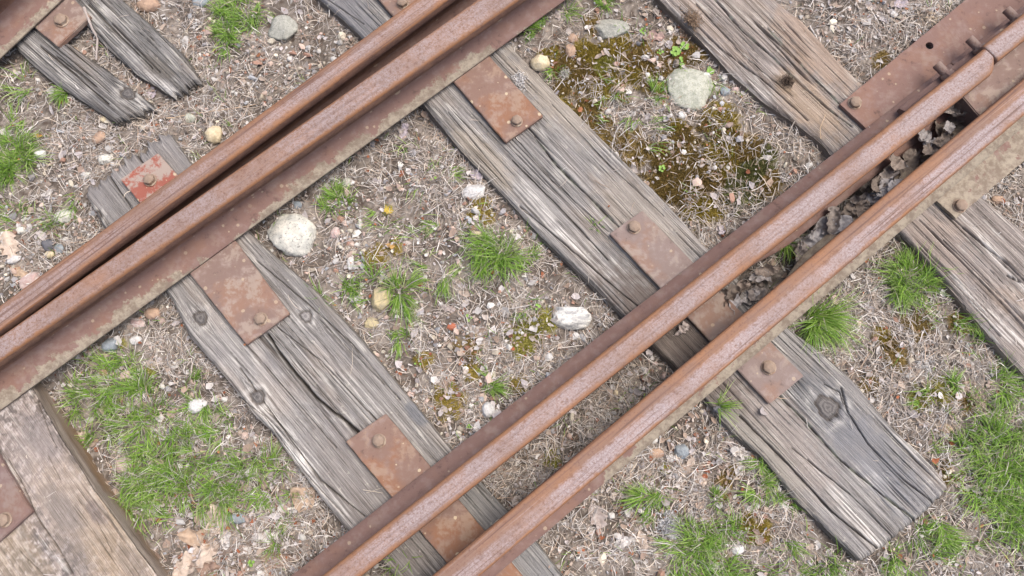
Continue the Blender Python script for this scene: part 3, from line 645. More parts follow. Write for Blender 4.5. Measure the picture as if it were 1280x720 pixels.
for (bx, by) in ((1176, 86), (1216, 53), (1262, 16)):
    zb = .060; w = P(bx, by, zb)[:2]; s = float(w @ D0); out_n = -.056
    ang = math.atan2(N0[1], N0[0])
    o = bm_obj('bolt', rod(.0095, .056), M_plate_dark, fr, fp_pt(s, -.037, zb)); o.rotation_euler = (0, math.pi / 2, ang)
    nb = bm_obj('nut', rod(.0155, .013, n=6), M_plate_dark, fr, fp_pt(s, -.031, zb)); nb.rotation_euler = (0, math.pi / 2, ang)
q = P([1196, 1230, 1420, 1396], [112, 152, 2, -46], .078)[:, :2]; c = q.mean(0)
o = bm_obj('spacer_block', prism([p - c for p in q], .0, .062, .002), M_plate, None, (*c, .0155)); tag(o, 'big rusty block filling the gap between the two lower rails at the joint', 'spacer block')
w = P(1265, 160, .05); o = bm_obj('loose_nut', rod(.011, .014, n=6), M_bolt, None, (w[0], w[1], .034)); o.rotation_euler = (.1, 1.4, 1.2)
bpy.data.objects.remove(o)

# ------------------------------------------------------------------ loose ground cover (nobody could count it)
def rand_px(n, margin=70):
    px = rng.uniform(-margin, 1280 + margin, n); py = rng.uniform(-margin, 720 + margin, n)
    w = P(px, py, ZG); return w[:, 0], w[:, 1], px, py
def dens(px, py, blobs, base):
    d = np.full(px.shape, base)
    for bx, by, r, a in blobs: d = d + a * np.exp(-((px - bx) ** 2 + (py - by) ** 2) / (r * r))
    return d
def strips(x, y, z, head, length, width, curv, arch, roll, cols, k=5, kink=0.0):
    n = len(x); t = np.linspace(-.5, .5, k)
    h = head[:, None] + curv[:, None] * t + kink * rng.normal(0, 1, (n, k)).cumsum(1)
    st = (length / (k - 1))[:, None]
    px = np.cumsum(np.cos(h) * st, 1); py = np.cumsum(np.sin(h) * st, 1); px -= px.mean(1, keepdims=True); py -= py.mean(1, keepdims=True)
    X = x[:, None] + px; Y = y[:, None] + py
    zc = z(x, y)[:, None]; Z = np.clip(z(X, Y), zc - .006, zc + .006) + arch[0][:, None] + arch[1][:, None] * (t[None, :] * 2) + arch[2][:, None] * (1 - 4 * t[None, :] ** 2)
    tap = (1 - .55 * (np.abs(t) * 2) ** 3); wv = width[:, None] * tap / 2
    cr, sr = np.cos(roll)[:, None], np.sin(roll)[:, None]
    dx, dy, dz = -np.sin(h) * cr * wv, np.cos(h) * cr * wv, sr * wv
    V = np.stack([np.stack([X - dx, Y - dy, Z - dz], -1), np.stack([X + dx, Y + dy, Z + dz], -1)], 2)   # n,k,2,3
    V = V.reshape(-1, 3); b = (np.arange(n) * k * 2)[:, None] + (np.arange(k - 1) * 2)[None, :]; b = b.ravel()
    F = np.stack([b, b + 2, b + 3, b + 1], 1)
    return V, F, np.repeat(cols, 2 * k, 0)
NEED_PAL = np.array([(.45, .40, .355), (.53, .49, .45), (.37, .315, .27), (.32, .27, .235), (.60, .57, .54), (.45, .425, .41), (.33, .25, .19), (.26, .23, .21), (.50, .43, .355)])
NB = [(1150, 50, 90, 1.3), (1110, 470, 90, 1.2), (150, 200, 90, .8), (160, 60, 90, .8), (220, 110, 80, .8), (260, 440, 60, 1.1), (560, 190, 60, .9), (600, 370, 90, .3), (700, 520, 80, 1.2), (620, 600, 80, 1.2),
      (830, 590, 90, .7), (950, 200, 90, .5), (870, 300, 50, 1.2), (350, 640, 60, .8), (1200, 610, 60, .6), (770, 140, 60, .5), (1080, 380, 50, 1.2), (740, 230, 50, .7), (430, 170, 60, .6), (1230, 260, 60, 1.0), (985, 610, 60, .6)]
NS = 200000
x, y, px, py = rand_px(NS); keep = rng.random(NS) < dens(px, py, NB, .42) * .62 * (.35 + 1.35 * sstep(-.3, .35, fbm(x * 13, y * 13, 3)))
ot = on_tie(x, y); keep &= (~ot) | (rng.random(NS) < .004)
mm_, _ = mossf(x, y); keep &= (mm_ < .35) | (rng.random(NS) < .25)
x, y = x[keep], y[keep]; n = len(x)
L = np.where(rng.random(n) < .22, rng.uniform(.028, .058, n), rng.uniform(.006, .026, n))
V, F, cc = strips(x, y, gtop, 5 * fbm(x * 4, y * 4, 2) + rng.normal(0, 1.0, n), L, rng.uniform(.0006, .0016, n), rng.normal(0, .55, n),
                  (rng.gamma(1.5, .0022, n) + .0008, rng.normal(0, .0022, n), rng.gamma(1.2, .0015, n)), rng.normal(0, .5, n),
                  NEED_PAL[rng.integers(0, len(NEED_PAL), n)] * rng.uniform(.5, 1.25, (n, 1)), kink=.07)
NV = [V]; NF = [F]; NC = [cc]; off = len(V)
tag(link('pine_needles', mesh('pine_needles', V, F, M_needle, cols=cc)), 'dry tan and grey pine needles and grass bits strewn between the sleepers', 'pine needles', kind='stuff')

def ico(sub):
    bm = bmesh.new(); bmesh.ops.create_icosphere(bm, subdivisions=sub, radius=1); bm.verts.ensure_lookup_table()
    V = np.array([v.co[:] for v in bm.verts]); F = np.array([[v.index for v in f.verts] for f in bm.faces]); bm.free(); return V, F
IV, IF = ico(1); I2V, I2F = ico(2)
PEB_PAL = np.array([(.50, .48, .46), (.62, .60, .56), (.40, .39, .38), (.28, .27, .28), (.44, .34, .29), (.50, .38, .33), (.33, .20, .15), (.60, .55, .45), (.36, .37, .39), (.24, .20, .17), (.42, .37, .30)])
GB = [(60, 330, 90, 2.2), (100, 420, 60, .8), (180, 430, 60, 1.0), (390, 100, 60, 1.8), (320, 110, 60, 1.0), (420, 330, 60, 1.2), (560, 450, 90, .9), (500, 230, 80, .5), (600, 260, 60, .6), (850, 130, 90, .4), (760, 640, 60, .7), (240, 20, 60, .6),
      (150, 170, 70, .8), (700, 420, 50, .5), (900, 110, 30, 1.0), (1070, 20, 50, .6), (600, 500, 50, .8)]
NS = 60000
x, y, px, py = rand_px(NS, 50); keep = rng.random(NS) < dens(px, py, GB, .36) * .62 * (.22 + 1.25 * sstep(-.15, .4, fbm(x * 11 + 9, y * 11, 3))); keep &= ~on_tie(x, y); x, y = x[keep], y[keep]; n = len(x)
r = np.clip(rng.lognormal(np.log(.0023), .62, n), .0010, .0100)
A = rng.normal(size=(n, 3, 3)); Q = np.linalg.qr(A)[0]; sc = r[:, None] * rng.uniform(.6, 1.25, (n, 3)) * [1, 1, .8]
W = IV[None] * (1 + .28 * rng.normal(size=(n, len(IV), 1)).clip(-1.3, 1.3)) ; W = np.einsum('nvi,nij->nvj', W * sc[:, None, :], Q)
W[..., 2] *= .75; W += np.stack([x, y, gtop(x, y) + r * .35], 1)[:, None, :]
F = (IF[None] + (np.arange(n) * len(IV))[:, None, None]).reshape(-1, 3)
cc = np.repeat(PEB_PAL[rng.integers(0, len(PEB_PAL), n)] * rng.uniform(.65, 1.1, (n, 1)), len(IV), 0)
tag(link('gravel', mesh('gravel', W.reshape(-1, 3), F, M_gravel, smooth=False, cols=cc)), 'small pale and pinkish gravel mixed into the soil', 'gravel', kind='stuff')

# crumbled leaf bits and reddish bark flakes
NS = 70000
x, y, px, py = rand_px(NS, 50); LB = [(300, 680, 90, 1.5), (60, 340, 80, .8), (1130, 20, 90, .8), (850, 580, 90, 1.0), (620, 600, 80, .5), (210, 110, 80, .6), (820, 40, 40, 1.0), (800, 560, 60, .8), (1220, 620, 50, .5), (560, 390, 100, .4)]
keep = rng.random(NS) < dens(px, py, LB, .38) * .5; ot = on_tie(x, y); keep &= (~ot) | (rng.random(NS) < .004); x, y = x[keep], y[keep]; n = len(x)
kf = 7; an = np.linspace(0, 2 * np.pi, kf + 1)[:-1][None] + rng.uniform(0, 6, (n, 1)); rad = np.clip(rng.lognormal(np.log(.0034), .62, n), .0014, .0125)
bark = rng.random(n) < .22; rad = np.where(bark, rad * .62, rad); rr = rad[:, None] * rng.uniform(.55, 1.2, (n, kf)); asp = rng.uniform(.35, 1, n)[:, None]; hd = rng.uniform(0, 6.28, n)[:, None]
lx = rr * np.cos(an); ly = rr * np.sin(an) * asp; X = x[:, None] + lx * np.cos(hd) - ly * np.sin(hd); Y = y[:, None] + lx * np.sin(hd) + ly * np.cos(hd)
zc = gtop(x, y) + .001 + rng.gamma(1.4, .0016, n); tl = rng.normal(0, .35, (n, 2)); Z = zc[:, None] + (X - x[:, None]) * tl[:, :1] + (Y - y[:, None]) * tl[:, 1:] + rng.normal(0, .12, (n, kf)) * rad[:, None] + .12 * rad[:, None]
V = np.concatenate([np.stack([x, y, zc], 1)[:, None], np.stack([X, Y, Z], -1)], 1); i = np.arange(kf)
F = (np.stack([np.zeros(kf, int), 1 + i, 1 + (i + 1) % kf], 1)[None] + (np.arange(n) * (kf + 1))[:, None, None]).reshape(-1, 3)
LP = np.array([(.42, .37, .34), (.48, .44, .44), (.34, .26, .21), (.56, .53, .51), (.28, .21, .17), (.38, .31, .26), (.45, .41, .41)]); BP = np.array([(.33, .12, .06), (.26, .10, .055), (.20, .10, .07), (.38, .17, .09)])
cc = np.where(bark[:, None], BP[rng.integers(0, 4, n)], LP[rng.integers(0, 7, n)]) * rng.uniform(.7, 1.15, (n, 1))
tag(link('leaf_litter', mesh('leaf_litter', V.reshape(-1, 3), F, M_leaf, smooth=False, cols=np.repeat(cc, kf + 1, 0))), 'crumbled grey leaf bits and reddish bark flakes scattered on the soil', 'leaf litter', kind='stuff')

# moss: tiny upright shoots on the cushions
sx, sy, sk = [], [], []
for c, r, k_ in MW:
    m = int(2600 * (r / .04) ** 2); a = rng.uniform(0, 6.283, m); q = r * 1.25 * np.sqrt(rng.random(m)); sx.append(c[0] + q * np.cos(a)); sy.append(c[1] + q * np.sin(a))
x = np.concatenate(sx); y = np.concatenate(sy); mf, mk = mossf(x, y); keep = (mf > .05) & ~on_tie(x, y) & (rng.random(len(x)) < .2 + 2 * mf); x, y, mk = x[keep], y[keep], mk[keep]; n = len(x)
z = gtop(x, y) + .001; a = rng.uniform(0, 6.283, n); wd = rng.uniform(.0005, .0011, n); hh = rng.uniform(.0015, .0045, n); lx, ly = rng.normal(0, .0016, (2, n))
V = np.stack([np.stack([x - np.cos(a) * wd, y - np.sin(a) * wd, z - .002], 1), np.stack([x + np.cos(a) * wd, y + np.sin(a) * wd, z - .002], 1), np.stack([x + lx, y + ly, z + hh], 1)], 1)
cc = np.array(MCOL)[mk] * rng.uniform(.6, 2.0, (n, 1)) * C(1, 1, .9)
tag(link('moss', mesh('moss', V.reshape(-1, 3), np.arange(n * 3).reshape(-1, 3), M_moss, smooth=False, cols=np.repeat(cc, 3, 0))), 'golden brown and olive moss cushions between the sleepers', 'moss', kind='stuff')

# ------------------------------------------------------------------ grass
GP = np.array([(.17, .31, .045), (.225, .37, .06), (.13, .25, .035), (.27, .42, .08), (.18, .31, .07), (.33, .43, .15)])
def blades(cx, cy, rad, n, length, lean=(0, 0), spread=1.0, dry=.06, zfun=None, w0=.0013, tone=1.0, up=.0):
    if n > 30:
        m = max(3, int(n / 28)); ca = rng.uniform(0, 6.283, m); cq = rad * 1.15 * np.sqrt(rng.random(m)); wgt = rng.uniform(.3, 1.6, m); ci = rng.choice(m, n, p=wgt / wgt.sum())
        jr = rng.normal(0, max(rad * .16, .003), (2, n)); ox = cq[ci] * np.cos(ca[ci]) + jr[0]; oy = cq[ci] * np.sin(ca[ci]) + jr[1]; cl = rng.normal(0, .7, (2, m))[:, ci]; clen = rng.uniform(.65, 1.3, m)[ci]
    else:
        a = rng.uniform(0, 6.283, n); q = rad * np.sqrt(rng.random(n)); ox = q * np.cos(a); oy = q * np.sin(a); cl = np.zeros((2, n)); clen = np.ones(n)
    bx = cx + ox; by = cy + oy
    bad = on_tie(bx, by); ok = np.flatnonzero(~bad)
    if len(ok): sw = rng.choice(ok, bad.sum()); bx[bad] = bx[sw]; by[bad] = by[sw]; ox[bad] = ox[sw]; oy[bad] = oy[sw]
    bz = (zfun or gtop)(bx, by) - .002
    dx = ox / max(rad, 1e-6) * spread * .7 + lean[0] + cl[0] + rng.normal(0, .45, n); dy = oy / max(rad, 1e-6) * spread * .7 + lean[1] + cl[1] + rng.normal(0, .45, n)
    hd = np.arctan2(dy, dx); mag = np.clip(np.hypot(dx, dy), .2, 1.6)
    L = length * rng.uniform(.55, 1.35, n) * clen; k = 6; t = np.linspace(0, 1, k)
    th0 = rng.uniform(.1, .5, n); th1 = np.clip(th0 + mag * rng.uniform(.7, 1.35, n), .2, 2.0)
    th = th0[:, None] + (th1 - th0)[:, None] * t[None] ** .8; st = (L / (k - 1))[:, None]
    hh = hd[:, None] + rng.normal(0, .35, n)[:, None] * t[None] + rng.normal(0, .06, (n, k)).cumsum(1)
    ds = np.sin(th) * st; dz = np.cos(th) * st; ds[:, 0] = 0; dz[:, 0] = 0
    X = bx[:, None] + np.cumsum(ds * np.cos(hh), 1); Y = by[:, None] + np.cumsum(ds * np.sin(hh), 1); Z = bz[:, None] + np.cumsum(dz, 1)
    Z = np.maximum(Z, bz[:, None] + .001)
    wv = w0 * rng.uniform(.7, 1.25, n)[:, None] * (1 - t[None] ** 2 * .8) / 2 * 1.25; rl = rng.normal(0, .6, n)[:, None]
    wx, wy, wz = -np.sin(hh) * np.cos(rl) * wv, np.cos(hh) * np.cos(rl) * wv, np.sin(rl) * wv
    V = np.stack([np.stack([X - wx, Y - wy, Z - wz], -1), np.stack([X + wx, Y + wy, Z + wz], -1)], 2).reshape(-1, 3)
    b = ((np.arange(n) * k * 2)[:, None] + (np.arange(k - 1) * 2)[None, :]).ravel(); F = np.stack([b, b + 2, b + 3, b + 1], 1)
    col = GP[rng.integers(0, len(GP), n)] * rng.uniform(.7, 1.3, (n, 1)) * tone
    d = rng.random(n) < dry; col[d] = NEED_PAL[rng.integers(0, 5, d.sum())]
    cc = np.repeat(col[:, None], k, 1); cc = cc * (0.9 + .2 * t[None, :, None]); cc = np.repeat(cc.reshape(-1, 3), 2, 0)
    return V, F, cc
def join(parts):
    off = 0; Vs, Fs, Cs = [], [], []
    for V, F, c in parts: Vs.append(V); Fs.append(F + off); Cs.append(c); off += len(V)
    return np.concatenate(Vs), np.concatenate(Fs), np.concatenate(Cs)
def wd2(dxp, dyp):   # photo direction -> ground direction
    a = P(640, 360, 0)[:2]; b = P(640 + dxp * 50, 360 + dyp * 50, 0)[:2]; v = b - a; return v / np.linalg.norm(v) * math.hypot(dxp, dyp)
TUFTS = [ # px, radius px, blades, length mm, lean(px dir), label
    (12, 200, 40, 900, 42, (.2, .1), 'dense bright tuft of fine grass cut by the left edge of the photo'),
    (95, 108, 20, 170, 34, (.3, .1), 'thin tuft beside the knotty rotten sleeper strip'),
    (302, 12, 34, 520, 40, (0, .1), 'bright tuft at the top edge above the granite stone'),
    (282, 46, 22, 300, 34, (-.3, .3), 'small tuft just below the one at the top edge'),
    (420, 250, 24, 300, 34, (.1, .2), 'tuft beside the large white stone under the left rails'),
    (622, 318, 34, 520, 52, (.1, .3), 'spreading tuft above the small banded white stone in the centre'),
    (500, 368, 20, 260, 50, (.2, .8), 'tuft with long blades falling towards the bottom, beside the cream lump'),
    (432, 362, 22, 170, 36, (.3, .3), 'sparse tuft hanging over the edge of the cracked sleeper'),
    (506, 425, 14, 110, 34, (.1, .5), 'little tuft below the long falling one, near a straight pale stalk'),
    (608, 476, 12, 110, 36, (.5, 0), 'flattened small tuft above the round light stone'),
    (672, 38, 24, 190, 34, (-.3, .4), 'tuft growing at the foot of the left rails near the round cream stone'),
    (760, 4, 18, 140, 34, (.2, 0), 'tuft at the top edge over the speckled granite cobble'),
    (822, 122, 14, 110, 38, (-.4, .2), 'wispy tuft left of the lichen covered stone'),
    (1140, 350, 36, 850, 50, (.1, .3), 'thick round tuft between the lowest rail and the right hand sleeper'),
    (1020, 402, 18, 480, 70, (.7, .8), 'tuft combed to the lower right, beside the bolt of the centre plate'),
    (985, 300, 9, 60, 60, (0, .7), 'few long blades growing up in the slot between the two lower rails'),
    (898, 508, 7, 45, 48, (.5, .2), 'arching thin tuft at the upper left corner of the sleeper with the sawn end'),
    (818, 628, 24, 260, 44, (-.3, .6), 'tuft beside the grey fluffy lichen below the lowest rail'),
    (950, 606, 16, 220, 34, (0, .3), 'tuft leaning against the left side of the sawn end sleeper'),
    (897, 628, 12, 100, 30, (.1, .4), 'small tuft between the fluffy lichen and the tuft at the sleeper'),
    (1195, 478, 14, 110, 30, (.2, .3), 'small tuft in straw right of the dark round knot'),
]
for (tx, ty, tr, tn, tl, ln, lab) in TUFTS:
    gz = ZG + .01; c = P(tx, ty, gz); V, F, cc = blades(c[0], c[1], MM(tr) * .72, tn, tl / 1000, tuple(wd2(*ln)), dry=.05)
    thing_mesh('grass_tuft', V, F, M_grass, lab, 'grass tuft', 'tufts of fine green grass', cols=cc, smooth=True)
SPARSE = [(40, 125, 40, 90, 32), (45, 270, 42, 190, 30), (95, 245, 15, 40, 30), (20, 165, 30, 120, 30), (110, 480, 30, 330, 32), (145, 478, 34, 420, 34), (85, 500, 22, 160, 30), (112, 552, 20, 180, 30), (165, 512, 32, 350, 36), (195, 545, 38, 420, 38), (250, 552, 24, 240, 34),
          (160, 625, 30, 380, 36), (205, 590, 42, 420, 38), (262, 595, 38, 450, 42), (305, 595, 30, 240, 38), (180, 585, 30, 220, 34), (238, 492, 22, 190, 34), (340, 672, 24, 110, 30), (225, 640, 34, 150, 34), (290, 505, 28, 60, 30), (330, 600, 26, 160, 34), (360, 610, 20, 60, 26), (345, 640, 22, 90, 28),
          (535, 215, 40, 60, 30), (560, 345, 32, 130, 40), (480, 270, 20, 60, 28), (590, 300, 40, 90, 34), (545, 285, 40, 70, 28), (655, 335, 24, 120, 36), (480, 345, 22, 90, 34), (655, 380, 20, 50, 30), (400, 380, 20, 80, 30),
          (800, 30, 30, 60, 28), (700, 20, 24, 120, 30), (780, 125, 34, 70, 32), (690, 92, 10, 50, 26), (790, 160, 40, 50, 34), (850, 85, 16, 40, 20), (880, 100, 20, 60, 28), (520, 190, 30, 40, 30),
          (1262, 555, 42, 900, 44), (1235, 590, 36, 560, 42), (1275, 620, 46, 800, 44), (1255, 650, 36, 420, 42), (1225, 545, 26, 200, 36), (1272, 485, 32, 330, 36), (1240, 470, 26, 140, 32), (1235, 440, 22, 90, 30), (1165, 680, 28, 380, 30), (1190, 665, 22, 160, 30), (1120, 712, 26, 250, 30),
          (880, 692, 42, 560, 38), (860, 668, 22, 200, 34), (905, 665, 26, 260, 34), (930, 715, 40, 420, 38), (985, 712, 34, 300, 34), (1030, 712, 24, 160, 32), (870, 720, 40, 300, 36), (960, 575, 18, 120, 30), (1175, 395, 30, 90, 34), (985, 625, 14, 90, 26), (1205, 520, 26, 60, 30), (1160, 500, 14, 60, 28),
          (1210, 680, 20, 120, 28), (500, 700, 20, 30, 40), (745, 285, 10, 20, 20), (1160, 560, 20, 40, 26)]
parts = []
for (tx, ty, tr, tn, tl) in SPARSE:
    c = P(tx, ty, ZG + .01); parts.append(blades(c[0], c[1], MM(tr) * .92, int(tn * (1.0 if tx < 400 and ty > 450 else .8)), tl / 1000 * 1.15, tuple(wd2(rng.normal(0, .3), .25)), spread=.7, dry=.15))
x, y, px, py = rand_px(500); k_ = ~on_tie(x, y)
for a, b in zip(x[k_], y[k_]): parts.append(blades(a, b, .008, rng.integers(2, 7), .028, dry=.35, spread=.8))
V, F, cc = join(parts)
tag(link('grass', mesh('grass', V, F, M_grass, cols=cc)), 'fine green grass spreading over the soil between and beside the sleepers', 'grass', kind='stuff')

# ------------------------------------------------------------------ stones one can point at
def stone_mat(name, a, b, dark, sc=60, speck=.5, band=None):
    t = NT(name, .8, .3); v = t.tc
    if band: f = t.noise(sc, 6, .7, None, band)
    else: f = t.noise(sc, 6, .7)
    c = t.mix(t.ramp(f, .38, .64), a, b); c = t.mix(t.math('MULTIPLY', t.ramp(t.noise(sc * 5, 4, .7), .54, .66), speck), c, dark)
    return t.out(c, t.bump(t.noise(sc * 3, 6, .7), .0022, .8))
SM = dict(white=stone_mat('white_quartz', (.56, .54, .48), (.36, .36, .33), (.11, .105, .10), 42, .8), banded=stone_mat('banded_gneiss', (.66, .65, .61), (.30, .30, .30), (.12, .12, .12), 45, .6, (1.0, 3.6, 1)),
          cream=stone_mat('cream_pebble', (.58, .50, .35), (.45, .37, .24), (.25, .2, .13), 90, .4), granite=stone_mat('speckled_granite', (.36, .36, .32), (.26, .26, .23), (.07, .07, .065), 130, .9),
          lichen=stone_mat('lichened_stone', (.42, .42, .36), (.28, .29, .24), (.15, .18, .09), 70, .8), tan=stone_mat('tan_pebble', (.40, .28, .20), (.28, .19, .14), (.15, .1, .08), 50, .4), blue=stone_mat('blue_grey_pebble', (.24, .27, .29), (.17, .19, .21), (.42, .44, .45), 60, .4),
          slate=stone_mat('dark_slate', (.13, .13, .145), (.09, .09, .10), (.25, .25, .26), 60, .3), pink=stone_mat('pink_granite', (.42, .30, .28), (.48, .40, .37), (.2, .13, .12), 90, .5), pale=stone_mat('pale_stone', (.56, .55, .54), (.42, .41, .40), (.22, .21, .2), 80, .5),
          red=stone_mat('brick_chip', (.38, .13, .075), (.28, .10, .06), (.2, .08, .05), 90, .3), olive=stone_mat('crusty_stone', (.46, .38, .22), (.32, .28, .19), (.18, .16, .10), 80, .6))
I3V, I3F = ico(4)
def stone(px, py, wpx, hpx, rotd, mat, label, seed, flat=.55, ang=.5, sink=.35, group='stones lying between the sleepers', zoff=0.0):
    r = np.random.default_rng(seed); V = I3V.copy()
    # facet by clipping against random planes, then roughen
    for _ in range(int(16 * ang) + 5):
        nrm = r.normal(size=3); nrm /= np.linalg.norm(nrm); d = r.uniform(.70, .92); dd = V @ nrm - d; V = V - np.clip(dd, 0, None)[:, None] * nrm * (.6 + .4 * ang)
    V *= (1 + .13 * fbm(V[:, 0] * 1.6 + seed, V[:, 1] * 1.6 + V[:, 2] * 1.3, 3) + .07 * fbm(V[:, 0] * 5 + V[:, 2] * 4, V[:, 1] * 5 - V[:, 2] * 4, 4))[:, None]
    V /= np.abs(V).max(0)
    w, h = MM(wpx) / 2 * 1.12, MM(hpx) / 2 * 1.12; V = V * [w, h, flat * min(w, h) * 1.15]
    a = R_(-rotd) ; cs, sn = math.cos(a), math.sin(a); V = np.stack([V[:, 0] * cs - V[:, 1] * sn, V[:, 0] * sn + V[:, 1] * cs, V[:, 2]], 1)
    hz = flat * min(w, h) * 1.15; g = P(px, py, ZG + .012); gz = float(gtop(np.array([g[0]]), np.array([g[1]]))[0]); c = P(px, py, gz + hz * .4)
    o = link('stone', mesh('stone', V, I3F, SM[mat]), None, (c[0], c[1], gz + hz * (1 - 2 * sink) + zoff)); tag(o, label, 'stone', group)
STONES = [
    (366, 293, 68, 56, 25, 'white', 'large white stone with a grey face, between the left rails and the cracked sleeper', .5, .35),
    (713, 396, 54, 33, 8, 'banded', 'flat white stone with thin grey bands, in the centre above the lower rails', .5, .35),
    (675, 78, 26, 24, 0, 'cream', 'round cream pebble at the end of the middle sleeper', .8, .05),
    (764, 36, 50, 32, 5, 'granite', 'speckled grey granite cobble near the top edge right of the left rails', .6, .4),
    (862, 110, 70, 62, 20, 'lichen', 'large half buried stone with green grey lichen beside the brown sleeper', .42, 1.0),
    (713, 63, 14, 20, 0, 'tan', 'small oval tan pebble right of the round cream one', .6, .1),
    (716, 48, 16, 14, 0, 'tan', 'small tan pebble just above the oval one', .6, .3),
    (353, 36, 42, 42, 30, 'granite', 'rough grey stone half buried left of the rails near the top', .45, .5),
    (268, 168, 24, 26, 0, 'cream', 'knobbly cream stone touching the upper left rail', .8, .5),
    (186, 5, 34, 24, 0, 'tan', 'smooth pinkish tan pebble cut by the top edge', .7, .05),
    (250, 3, 26, 16, 0, 'blue', 'blue grey flat stone at the top edge beside the grass', .5, .3),
    (138, 431, 23, 18, -20, 'blue', 'mottled blue grey pebble under the left rails', .8, .3),
    (191, 392, 22, 16, 10, 'tan', 'brown oval pebble close to the foot of the left rails', .7, .1),
    (172, 404, 20, 14, 20, 'pink', 'dull purple pebble next to the brown oval one', .6, .1),
    (169, 425, 17, 12, 0, 'pale', 'small lilac grey pebble right of the mottled blue grey one', .6, .2),
    (610, 513, 18, 20, 20, 'pale', 'round light grey pebble just above the lower rails', .8, .2),
    (595, 294, 16, 13, 20, 'cream', 'bright cream chip above the spreading grass tuft', .7, .4),
    (852, 564, 19, 19, 30, 'blue', 'round blue grey pebble below the lowest rail', .6, .15),
    (819, 565, 22, 15, 0, 'tan', 'angular pinkish brown stone left of the round blue grey one', .5, .7),
    (840, 573, 14, 10, 0, 'pale', 'pale chip touching the round blue grey pebble', .5, .5),
    (247, 507, 26, 19, 0, 'pale', 'white broken stone in the grass beside the cracked sleeper', .6, .8),
    (475, 375, 26, 34, 10, 'olive', 'lumpy cream and olive stone among the grass left of centre', .6, .6),
    (464, 405, 22, 18, 0, 'olive', 'smaller cream lump below the olive one', .6, .6),
    (593, 241, 34, 24, -10, 'pale', 'layered grey stone against the edge of the middle sleeper', .5, .6),
    (124, 172, 20, 17, -20, 'tan', 'tan stone in needles above the red plate', .6, .5),
    (130, 149, 12, 10, 0, 'cream', 'tiny cream pebble above the tan stone', .7, .3),
    (131, 199, 24, 15, 0, 'white', 'rough white stone left of the red plate', .6, .7),
    (108, 219, 14, 11, 0, 'white', 'small rough white stone at the corner of the dark sleeper end', .6, .7),
    (50, 193, 16, 14, 0, 'pale', 'pale lump at the right side of the left edge grass tuft', .6, .6),
    (80, 271, 28, 19, 0, 'white', 'crusty white stone between thin grass and the dark sleeper end', .5, .8),
    (61, 306, 19, 17, 30, 'slate', 'dark slate chip above the left rails near the left edge', .5, .9),
    (74, 311, 16, 12, 60, 'blue', 'blue grey chip beside the dark slate one', .4, .8),
    (26, 288, 12, 11, 0, 'white', 'small white stone above the oak leaf at the left edge', .7, .4),
    (62, 318, 13, 10, 0, 'cream', 'cream chip just below the dark slate one', .6, .6),
    (36, 351, 30, 20, -25, 'pink', 'pink stone tucked against the upper left rail at the left edge', .6, .4),
    (18, 324, 20, 12, -15, 'pale', 'pale grey stone above the pink one at the left edge', .6, .5),
    (238, 147, 17, 15, 0, 'lichen', 'greenish grey round stone above the knobbly cream stone', .4, .2),
    (296, 648, 27, 13, 5, 'blue', 'light blue grey sliver among brown leaves at the lower left', .4, .4),
    (154, 581, 24, 19, -10, 'pink', 'whitish pink stone beside the standing proud sleeper', .6, .5),
    (922, 687, 15, 13, 0, 'pale', 'white pebble in the grass near the bottom edge', .7, .4),
    (893, 708, 26, 14, 0, 'lichen', 'grey green stone in the grass at the bottom edge', .5, .4),
    (564, 408, 14, 10, 0, 'red', 'red brick chip in the middle of the gravelly soil', .5, .6),
    (882, 97, 12, 8, 30, 'white', 'bright white chip on the lichen covered stone', .4, .8),
    (906, 114, 15, 14, 0, 'blue', 'pale blue grey pebble between the lichen covered stone and the brown sleeper', .5, .3),
    (919, 112, 11, 9, 0, 'pink', 'pinkish pebble next to the brown sleeper edge', .7, .3),
    (853, 144, 12, 12, 0, 'pale', 'pale lilac chip just below the lichen covered stone', .5, .6),
    (809, 94, 9, 9, 0, 'pale', 'tiny white chip left of the lichen covered stone', .6, .8),
    (797, 55, 9, 8, 0, 'slate', 'tiny dark cube shaped stone right of the granite cobble', .8, .9),
    (718, 419, 17, 11, 20, 'pale', 'light chip tucked under the banded white stone', .5, .7),
    (686, 446, 11, 11, 0, 'pale', 'white chip in olive moss above the lower rails', .6, .7),
    (1247, 250, 18, 13, 0, 'tan', 'tan pebble at the right edge by the sleeper corner', .7, .2),
    (419, 291, 14, 16, 20, 'pink', 'pinkish angular chip right of the large white stone', .6, .8),
    (438, 328, 9, 20, 0, 'pale', 'narrow pale blue chip standing in gravel left of centre', .5, .7),
    (434, 228, 13, 15, 0, 'lichen', 'grey green chip at the top of the tuft by the large white stone', .4, .5),
    (371, 256, 14, 11, 30, 'blue', 'grey chip under the foot of the left rails', .5, .6),
    (897, 512, 12, 9, 0, 'slate', 'small dark chip at the corner of the sawn end sleeper', .5, .6),
    (770, 491, 6, 8, 0, 'cream', 'tiny cream pebble deep in the slot between the lower rails', .8, .2),
    (818, 455, 9, 6, 0, 'pink', 'tiny reddish pebble in the slot between the lower rails', .8, .3),
    (978, 633, 12, 10, 20, 'pale', 'pale pebble in grass at the side of the sawn end sleeper', .6, .3),
]
for i, s_ in enumerate(STONES):
    if s_[0] in (770, 818): stone(*s_[:6], s_[6], 100 + i, s_[7], s_[8], .2)
    else: stone(*s_[:6], s_[6], 100 + i, s_[7], s_[8], .40 if s_[2] > 30 else .33, zoff=.03 * 0 + (.012 if s_[0] == 882 else 0))

